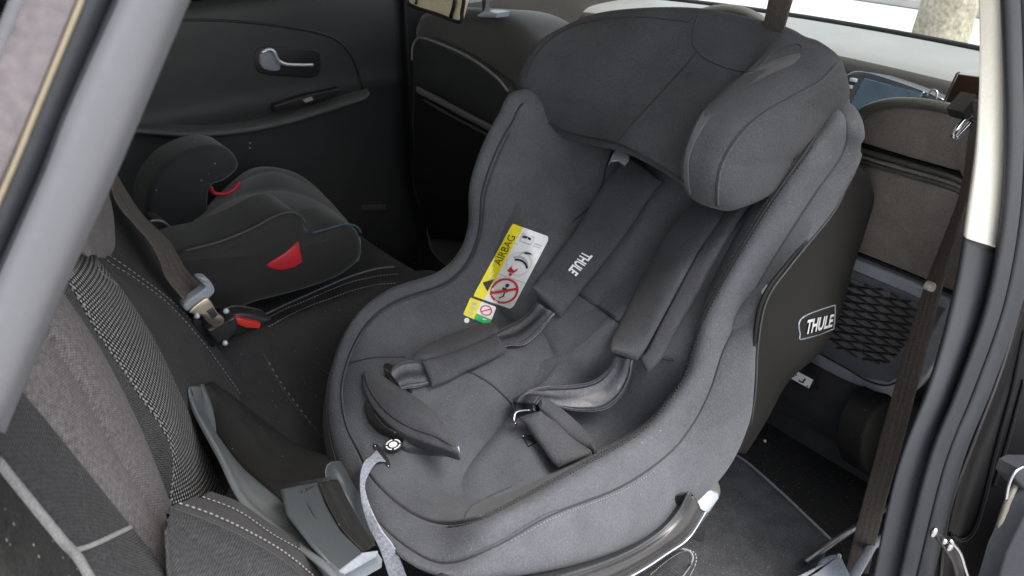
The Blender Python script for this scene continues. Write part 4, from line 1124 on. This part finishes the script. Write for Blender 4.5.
HG = Grid(hrows, 150, 60, bulge=[.004, .003, .003, .003, .004])
HEAD = HG.mesh('headrest', FABT, cs, cap=(1.02, .70, .69))
bvH = bvh_of(HEAD)
def hs(name, l, r=.0013, off=.0004, m=PIPE, n=50): return tube(name, hits(bvH, l, off, n), r, m, HEAD)
hs('centre_seam', [(618, 141), (640, 115), (665, 88), (690, 60), (697, 50)], .0011)
hs('edge_piping', [(526, 96), (536, 112), (560, 129), (590, 138), (618, 144), (650, 160), (684, 181)], .0022, 0, PIPE)
hs('edge_piping', [(526, 78), (534, 58), (550, 40), (572, 27), (600, 20), (640, 17), (690, 22)], .0012, 0, PIPE)
hs('patch_seam', [(697, 18), (693, 32), (694, 46), (704, 57), (722, 66), (740, 71), (754, 71), (764, 62), (772, 52)], .0016, 0, THREAD)
hs('patch_seam', [(770, 54), (786, 46), (800, 45), (801, 53), (790, 58), (775, 62)], .0009, 0, FABP)
# highlight along the wing's front edge, put in as a pale strip
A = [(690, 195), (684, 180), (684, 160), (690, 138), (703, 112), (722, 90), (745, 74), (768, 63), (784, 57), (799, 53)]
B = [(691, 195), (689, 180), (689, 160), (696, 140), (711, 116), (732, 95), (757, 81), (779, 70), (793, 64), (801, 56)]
WINGHI = mat('wing_highlight_grey', (.085, .086, .092), .9, var=.1)
ribbon('wing_highlight', hits(bvH, A, .001, 40), hits(bvH, B, .001, 40), .0016, WINGHI, HEAD)
hs('wing_seam', [(718, 206), (718, 190), (722, 166), (738, 138), (760, 117), (790, 99), (820, 82), (838, 64)], .0016, .0003, FABP)
hs('wing_seam', [(716, 206), (716, 190), (720, 166), (736, 137), (758, 116), (788, 98), (818, 81), (836, 63)], .0009, .0003, PIPE)

# side shell
SH = [ # left edge, mid, right edge
 [(856, 160, .47), (860, 168, .475), (864, 182, .51)],
 [(855, 168, .452), (860, 178, .458), (869, 202, .505)],
 [(832, 210, .443), (848, 216, .45), (861, 232, .50)],
 [(790, 262, .438), (820, 268, .447), (848, 276, .495)],
 [(764, 300, .438), (800, 312, .447), (837, 316, .49)],
 [(755, 345, .438), (786, 350, .447), (819, 350, .49)],
 [(753, 385, .440), (764, 390, .448), (786, 378, .49)],
 [(748, 425, .444), (752, 428, .452), (764, 414, .49)],
 [(737, 452, .452), (739, 453, .46), (741, 450, .49)]]
rows = []
for r3 in SH:
    q = [W(a, b, y=y) for a, b, y in r3]
    # start inside the cover edge, then swing round the back of the shell
    rows.append([q[0]+(q[0]-CP).normalized()*.035, q[0], q[1], q[1].lerp(q[2], .6)+V(.003, -.008, 0), q[2], q[2]+V(.012, .06, -.012), q[2]+V(.03, .18, -.015), q[2]+V(.02, .32, -.01), q[2]+V(-.04, .42, 0)])
SG = Grid(rows, 56, 60, bulge=[0]*8)
SHELL = SG.mesh('side_shell', SHELLM, cs, thick=.002)
bvS = bvh_of(SHELL)
tube('shell_edge', hits(bvS, [(850, 178), (834, 212), (792, 264), (767, 300), (758, 345), (756, 385), (751, 425)], .0015, 50), .0014, GREYP, SHELL)
bp_ = hits(bvS, [(802, 318), (832, 306), (835, 308), (834, 325), (831, 330), (803, 339), (800, 334)], .0015)
tube('badge_frame', catmull(bp_, 50, True)+[catmull(bp_, 50, True)[0]], .0010, SILV, SHELL)
tm = text_mesh('THULE', .03)
onsurf('badge_lettering', bvS, [(805, 335), (832, 327), (834.5, 314), (808, 320)], [tm], WHT, SHELL, .003)
puff('edge_clip', hits(bvL, [(763, 292), (768, 286), (770, 287), (766, 296), (763, 298)], .001), (.002, .004, 0), SILV, SHELL, .0006)

# harness
# far shoulder pad
A = on([(632, 158), (615, 172), (602, 188), (592, 204), (575, 232), (556, 256), (540, 277), (532, 288)], .014)
B = on([(662, 182), (655, 190), (648, 200), (632, 225), (612, 252), (590, 280), (572, 303), (561, 318)], .014)
A = [a+(CP-a).normalized()*.0 for a in A]
SP = ribbon('shoulder_pad', A, B, .015, FABP, cs, n=60, crown=.002)
bvP = bvh_of(SP)
# the pad's word runs down the strap
tm2 = text_mesh('THULE', .035)
onsurf('pad_lettering', bvP, [(583, 251), (568, 270), (576, 276.5), (593, 256)], [tm2], WHT, SP, .0008)
# near shoulder pad, folded in two layers
A = on([(705, 198), (688, 208), (672, 228), (658, 252), (640, 285), (624, 318), (612, 340), (610, 350)], .018)
B = on([(728, 212), (716, 226), (700, 247), (688, 268), (672, 298), (656, 328), (644, 350), (637, 360)], .018)
ribbon('shoulder_pad', A, B, .014, FABP, cs, n=60, crown=.002)
A = on([(730, 208), (718, 226), (702, 249), (690, 270), (674, 300), (658, 330), (648, 350), (640, 358)], .008)
B = on([(752, 200), (740, 216), (722, 245), (710, 268), (694, 300), (676, 332), (662, 358), (648, 373)], .010)
ribbon('shoulder_pad_layer', A, B, .012, FABP, cs, n=60, crown=.001)
seam('pad_end_seam', [(656, 354), (664, 358), (674, 360)], .002, .0008, THREAD)
# webbing from the far pad to the buckle pad
A = on([(536, 302), (528, 312), (518, 320), (508, 325), (494, 333), (486, 342)], .012)
B = on([(556, 314), (546, 325), (536, 336), (524, 345), (508, 346), (496, 352)], .010)
ribbon('harness_webbing', A, B, .002, WEB, cs, n=40, power=.3, groove=.0009)
# hip pads, far
A = on([(412, 360), (425, 348), (445, 339), (468, 330), (484, 326), (492, 326)], .012)
B = on([(425, 360), (440, 358), (460, 351), (480, 343), (494, 336), (499, 332)], .014)
ribbon('hip_pad', A, B, .014, FABP, cs, n=40, crown=.002)
A = on([(422, 362), (440, 357), (462, 350), (484, 341), (494, 334)], .019)
B = on([(432, 387), (450, 380), (468, 370), (490, 360), (507, 350)], .014)
ribbon('hip_pad', A, B, .013, FABP, cs, n=40, crown=.002)
puff('strap_keeper', on([(468, 369), (480, 364), (478, 368), (470, 372)], .002), (0, 0, -.01), BLK, cs, .002)
A = on([(428, 363), (415, 360), (402, 361), (394, 366), (390, 372)], .014)
B = on([(430, 384), (420, 387), (412, 388), (406, 389), (402, 390)], .009)
ribbon('harness_webbing', A, B, .002, WEB, cs, n=24, power=.3, groove=.0009)
puff('harness_slot', on([(383, 366), (388, 363), (394, 366), (402, 376), (412, 391), (404, 387), (392, 382), (386, 374)], .0015), (0, 0, -.006), INK, cs, .0008, n=30)
puff('tongue', on([(391, 365), (395, 365), (412, 390), (409, 391)], .006), (0, 0, -.004), BLK, cs, .001)
# near webbing: wide loop
bwy = lambda l: [W(a, b, y=c) for a, b, c in l]
A = on([(615, 356), (607, 370), (592, 381), (570, 385), (548, 386), (530, 389), (518, 395), (513, 402)], .017)
B = on([(634, 360), (631, 378), (621, 397), (604, 410), (575, 411), (554, 405), (542, 398), (536, 404)], .020)
ribbon('harness_webbing', A, B, .0022, WEB, cs, n=70, power=.3, groove=.0016)
A = on([(513, 398), (512, 405), (514, 412)], .02); B = on([(536, 398), (535, 404), (536, 411)], .02)
ribbon('harness_webbing', A, B, .0022, WEB, cs, n=12, power=.3, groove=.001)
tube('buckle_tongue', on([(530, 410), (520, 411), (515, 414), (514, 422), (516, 424)], .015), .0022, CHROME, cs, smooth_n=20)
A = on([(519, 418), (530, 430), (542, 446), (552, 461), (558, 468)], .022); B = on([(541, 411), (556, 424), (572, 440), (588, 450), (592, 453)], .022)
ribbon('hip_pad', A, B, .018, FABP, cs, n=40, crown=.003)
A = on([(540, 408), (555, 424), (572, 439), (586, 448), (594, 453)], .016); B = on([(539, 396), (560, 409), (578, 425), (590, 440), (597, 452)], .013)
ribbon('hip_pad', A, B, .013, FABP, cs, n=40, crown=.002)
puff('strap_keeper', on([(522, 436), (530, 434), (536, 442), (528, 446)], .003), (0, 0, -.008), BLK, cs, .002)
blob('keeper_rivet', 523, 436, hit(bvL, 523, 436, .006).y, .0016, CHROME, cs)
# near hook of the headrest and grey tab
puff('belt_hook', [hit(bvL, a, b, .03) for a, b in [(617, 149), (629, 155), (629, 160), (625, 165), (618, 160), (611, 161), (608, 165), (612, 155)]], (.004, .004, -.004), SILV, cs, .001)
# crotch pad
cp_ = [(362, 374), (365, 369), (373, 370), (383, 375), (398, 385), (412, 393), (428, 405), (442, 421), (452, 436), (458, 449), (455, 452), (440, 447), (412, 437), (396, 429), (382, 418), (370, 403), (363, 388)]
pc0 = hit(bvL, 405, 415, .022); pcn = V(-.30, -.12, .94).normalized()
CPAD = puff('crotch_pad', planar(cp_, pc0, pcn), (.004, .002, -.014), FABP, cs, .0045, n=90, dome=.008)
bvK = bvh_of(CPAD)
tube('pad_seam', hits(bvK, [(365, 376), (369, 388), (378, 402), (392, 416), (412, 428), (435, 436), (455, 447)], .0002, 50), .0014, THREAD, CPAD)
puff('crotch_pad_flap', [hit(bvL, a, b, .012) for a, b in [(410, 432), (430, 437), (452, 447), (448, 451), (430, 450), (408, 448), (403, 444)]], (.003, 0, -.01), FABP, CPAD, .004, n=30)
puff('pad_tab', [hit(bvL, a, b, .018) for a, b in [(457, 447), (459, 446), (460, 451), (457, 452)]], (0, 0, -.003), SILV, CPAD, .0006)
puff('buckle', [hit(bvL, a, b, .009) for a, b in [(364, 402), (372, 404), (388, 418), (402, 430), (411, 437), (402, 439), (388, 434), (376, 428), (366, 416)]], (0, 0, -.006), INK, cs, .004, n=40)
tube('buckle_edge', [hit(bvL, a, b, .018) for a, b in [(374, 414), (384, 426), (396, 433)]], .0018, BLK, cs, smooth_n=14)
bc = [hit(bvL, a, b, .009) for a, b in [(387, 452), (402, 448), (400, 438), (385, 442)]]
puff('adjuster_button', [bil(bc, x, y) for x, y in ell(.5, .5, .55, .55, 26)[0]], (0, 0, -.003), BLK, cs, .001)
flat('button_symbol', bc, [([(.5+math.cos(R(a))*r_, .5+math.sin(R(a))*r_) for a in range(s, s+71, 10) for r_ in (.5, .40)], [(2*i, 2*i+1, 2*i+3, 2*i+2) for i in range(7)]) for s in (0, 90, 180, 270)]+[ring(.5, .5, .27, .27, .0001, 20)], WHT, cs, .0016)
puff('adjuster_slot', [hit(bvL, a, b, .001) for a, b in [(372, 446), (377, 444), (384, 452), (390, 462), (388, 467), (380, 458)]], (0, 0, -.004), INK, cs, .0008, n=24)
blob('slot_rivet', 375, 446, hit(bvL, 375, 446, .002).y, .0018, CHROME, cs); blob('slot_rivet', 388, 466, hit(bvL, 388, 466, .002).y, .0016, CHROME, cs)
A = [hit(bvL, 376, 450, .002), hit(bvL, 371, 456, .012), hit(bvL, 364, 462, .022)]+[W(a, b, y=c) for a, b, c in [(360, 476, .66), (361, 500, .62), (368, 525, .59), (380, 550, .565), (393, 590, .55)]]
B = [hit(bvL, 386, 462, .002), hit(bvL, 378, 462, .012), hit(bvL, 371, 470, .018)]+[W(a, b, y=c) for a, b, c in [(365, 486, .64), (371, 508, .60), (382, 530, .57), (396, 550, .55), (412, 590, .535)]]
ribbon('adjuster_strap', A, B, .0022, WEBG, cs, n=60, power=.3)

# warning labels on the far side wing
def lab(l): return [hit(bvL, a, b, .0015) for a, b in l]
q1 = [(473, 296), (512, 309.5), (550, 237), (512.5, 223.5)]
LB = onsurf('warning_label', bvL, q1, [rrect(0, 0, 1, 1, .07, .04)], WHT, cs, 0.0012, sub=16)
onsurf('yellow_band', bvL, q1, [rrect(0, 0, .285, 1, .03, .02)], YEL, LB, 0.0018, sub=16)
tb = text_mesh('AIRBAG', .0)
rot = lambda tm, x0, y0, x1, y1: ([(x1-(x1-x0)*b, y0+(y1-y0)*a) for a, b in tm[0]], tm[1])   # text running up the band
onsurf('airbag_lettering', bvL, q1, [rot(tb, .05, .46, .235, .86)], INK, LB, 0.0024)
onsurf('warning_triangle', bvL, q1, [poly((.26, .11), (.26, .28), (.05, .195))], INK, LB, 0.0024)
onsurf('warning_mark', bvL, q1, [bar(.225, .195, .24, .195, .02), bar(.12, .195, .20, .195, .018)], YEL, LB, 0.0030)
onsurf('panel_lines', bvL, q1, [bar(.285, .36, 1, .36, .008), bar(.285, .78, 1, .78, .008), ring(.62, .56, .30, .15, .97), ], INKG, LB, 0.0022)
onsurf('prohibition_ring', bvL, q1, [ring(.62, .185, .33, .165, .84, 44), bar(.34, .10, .90, .27, .035)], REDP, LB, 0.0024)
onsurf('pictogram', bvL, q1, [ell(.62, .26, .045, .025, 14), bar(.55, .21, .70, .19, .03), bar(.62, .23, .66, .11, .03), bar(.66, .12, .58, .08, .02), bar(.50, .14, .60, .17, .02)], INK, LB, 0.0022)
onsurf('airbag_pictogram', bvL, q1, [([(.60+math.cos(R(a))*r_, .50+math.sin(R(a))*r_*.55) for a in range(20, 131, 10) for r_ in (.24, .29)], [(2*i, 2*i+1, 2*i+3, 2*i+2) for i in range(11)]), poly((.52, .70), (.66, .74), (.85, .72), (.66, .695)), bar(.52, .66, .58, .70, .02)], INKG, LB, 0.0022)
onsurf('dark_pictogram', bvL, q1, [poly((.58, .715), (.74, .735), (.80, .72), (.66, .70)), ([(.62+math.cos(R(a))*r_, .47+math.sin(R(a))*r_*.5) for a in range(30, 121, 10) for r_ in (.25, .30)], [(2*i, 2*i+1, 2*i+3, 2*i+2) for i in range(9)])], INK, LB, 0.0024)
onsurf('red_arrow', bvL, q1, [bar(.47, .47, .60, .44, .04), bar(.60, .44, .66, .49, .035), poly((.44, .43), (.55, .42), (.50, .51)), ell(.56, .40, .04, .02, 12)], REDP, LB, 0.0024)
onsurf('book_pictogram', bvL, q1, [poly((.38, .905), (.50, .915), (.50, .885), (.38, .875)), poly((.52, .915), (.60, .905), (.60, .875), (.52, .885))], INK, LB, 0.0023)
onsurf('book_outline', bvL, q1, [bar(.36, .93, .66, .93, .01), bar(.36, .83, .66, .83, .01), bar(.36, .83, .36, .93, .012), bar(.66, .83, .66, .93, .012), bar(.72, .86, .92, .86, .015), bar(.72, .83, .92, .83, .012)], INKG, LB, 0.0022)
q2 = [(463, 314.5), (489, 326), (496.5, 307), (470.5, 297.5)]
L2 = onsurf('approval_label', bvL, q2, [rrect(0, 0, 1, 1, .06, .06)], WHT, cs, 0.0012, sub=16)
onsurf('yellow_band', bvL, q2, [rrect(0, .02, .42, 1, .04, .04)], YEL, L2, 0.0018, sub=16)
onsurf('lettering', bvL, q2, [rot(text_mesh('0-18 M', .01), .12, .18, .32, .85)], INKG, L2, 0.0024)
onsurf('green_band', bvL, q2, [poly((.42, 0), (1, 0), (1, .34), (.42, .34))], GRNP, L2, 0.0018)
onsurf('green_pictogram', bvL, q2, [bar(.6, .2, .85, .24, .08), bar(.7, .1, .9, .12, .07)], WHT, L2, 0.0024)
onsurf('prohibition_ring', bvL, q2, [ring(.70, .66, .22, .26, .8, 30), bar(.54, .50, .86, .82, .05)], REDP, L2, 0.0024)
q3 = [(464.2, 323), (469.4, 323), (469.4, 317.8), (464.2, 317.8)]
onsurf('round_sticker', bvL, q3, [ell(.5, .5, .5, .5, 20)], WHT, cs, 0.0012)

# base and foot bar
br = [ (.80, [(187, 388), (193, 413), (216, 456), (241, 504), (280, 536), (328, 574), (350, 600)]),
       (.80, [(190, 386), (197, 409), (221, 451), (247, 496), (284, 527), (330, 566), (352, 592)]),
       (.80, [(205, 384), (211, 424), (234, 459), (259, 482), (285, 505), (332, 560), (354, 586)])]
dep = [.82, .79, .72, .64, .57, .48, .45]
dep2 = [.83, .80, .73, .655, .585, .495, .465]
dep3 = [.86, .83, .77, .70, .63, .53, .50]
g = Grid([[W(a, b, y=d) for (a, b), d in zip(l[1], dp)] for l, dp in zip(br, (dep, dep2, dep3))], 50, 12, bulge=[.002, .003])
fb = g.mesh('foot_bar_edge', GLOSS, cs, cap=tuple(W(255, 520, y=.78)))
mm = [ (dep3, br[2][1]),
  ([.87, .84, .79, .74, .68, .60, .58], [(210, 383), (228, 402), (258, 435), (285, 465), (305, 485), (335, 530), (358, 570)]),
  ([.88, .87, .84, .81, .78, .72, .70], [(213, 384), (232, 396), (264, 420), (297, 444), (330, 458), (345, 480), (365, 540)])]
g = Grid([[W(a, b, y=d) for (a, b), d in zip(l, dp)] for dp, l in mm], 50, 16, bulge=[.003, .003])
g.mesh('foot_bar', BLKM, cs, cap=tuple(W(290, 500, y=.88)))
def py(name, l, y, back, mt, rnd=.003, n=None, **k): return puff(name, [W(a, b, y=y) if len(c_) == 0 else W(a, b, y=c_[0]) for a, b, *c_ in l], back, mt, cs, rnd, n=n, **k)
BASEP = py('base_cover', [(282, 488, .60), (300, 484, .605), (317, 482, .61), (327, 506, .575), (342, 531, .54), (363, 552, .515), (338, 571, .49), (313, 545, .52), (288, 513, .565)], .6, (.03, .03, -.03), GREYP, .003, sharp=35)
py('cover_lip', [(338, 571, .487), (363, 552, .512), (378, 550, .52), (377, 558, .512), (345, 575, .485)], .5, (.01, .01, -.03), FRAMEG, .002)
tube('cover_groove', [W(a, b, y=c) for a, b, c in [(303, 491, .592), (303, 497, .588), (312, 512, .565), (321, 526, .548), (329, 540, .53), (328, 544, .525)]], .0011, INK, cs, smooth_n=20)
tube('cover_groove', [W(a, b, y=c) for a, b, c in [(303, 491, .592), (312, 487, .602), (317, 486, .606)]], .0010, INK, cs, smooth_n=8)
g = Grid([[W(a, b, y=c) for a, b, c in l] for l in ([(318, 483, .612), (328, 506, .576), (343, 531, .541), (363, 552, .516)], [(324, 482, .618), (338, 508, .585), (352, 532, .55), (369, 550, .522)], [(338, 482, .640), (350, 506, .61), (362, 528, .58), (376, 549, .545)])], 30, 16, bulge=[.001, .005])
g.mesh('base_hinge', BLKM, cs, cap=tuple(W(350, 525, y=.66)))
g = Grid([[W(a, b, y=c) for a, b, c in l] for l in ([(326, 484, .66), (325, 470, .67), (330, 462, .675), (341, 461, .68)], [(338, 486, .66), (338, 478, .668), (340, 472, .672), (347, 472, .68)], [(352, 515, .63), (356, 510, .632), (360, 506, .64), (364, 503, .645)], [(368, 548, .58), (372, 544, .585), (376, 540, .59), (380, 537, .595)])], 20, 24)
g.mesh('base_arm', GREYP, cs, cap=tuple(W(355, 510, y=.74)))
# base rail on the near side
ra = [(.437, [(400, 600), (470, 592), (560, 571), (618, 552), (655, 530), (676, 508), (686, 492)]),
      (.425, [(400, 612), (480, 603), (560, 581), (620, 560), (658, 538), (680, 516), (692, 494)]),
      (.420, [(400, 630), (490, 620), (580, 592), (632, 566), (662, 548), (684, 532), (700, 508)]),
      (.425, [(400, 650), (500, 635), (590, 600), (640, 575), (668, 556), (690, 540), (708, 512)])]
rows = [[W(a, b, y=y) for a, b in l] for y, l in ra]
g = Grid(rows, 50, 30, bulge=[.001, .004, .001]); g.mesh('base_rail', BLKM if False else mat('rail_plastic', (.03, .029, .031), .35, var=.15, bump=.15, bscale=500), cs, cap=(.50, .62, .19))
tube('rail_bead', g.row(.7, .001), .0022, GREYP, cs); tube('rail_bead', g.row(2.6, .001), .0012, SILV, cs)
py('release_housing', [(686, 496, .455), (694, 486, .455), (703, 478, .455), (713, 473, .455), (719, 480, .455), (722, 490, .455), (719, 500, .45), (706, 520, .445), (690, 538, .44), (682, 536, .44), (683, 512, .45)], .45, (0, .06, -.01), mat('housing_grey', (.10, .098, .09), .4, var=.1), .006, n=50)
py('release_lever', [(705, 489, .440), (719, 493, .440), (719, 499, .438), (704, 519, .435), (687, 534, .432), (684, 532, .432), (686, 522, .434), (693, 505, .437)], .44, (0, .008, -.003), SILV, .003)
py('lever_spring_cover', [(689, 536, .45), (705, 519, .452), (706, 532, .46), (703, 543, .46), (697, 541, .455)], .45, (0, .02, 0), BLK, .003)
# body of the base under the seat
box('base_block', (.36, .50, .16), (.74, .86, .23), BLKM, cs, .02)
tb_ = WS([(760, 40), (779, 42), (791, 0), (768, 0)], x=.985); up_ = [tb_[2]+(tb_[2]-tb_[1])*((1.19-tb_[2].z)/(tb_[2].z-tb_[1].z)), tb_[3]+(tb_[3]-tb_[0])*((1.19-tb_[3].z)/(tb_[3].z-tb_[0].z))]
puff('tether_strap', [tb_[0], tb_[1], tb_[2], up_[0], up_[1], tb_[3]], (.004, 0, 0), WEBB, cs, .001)
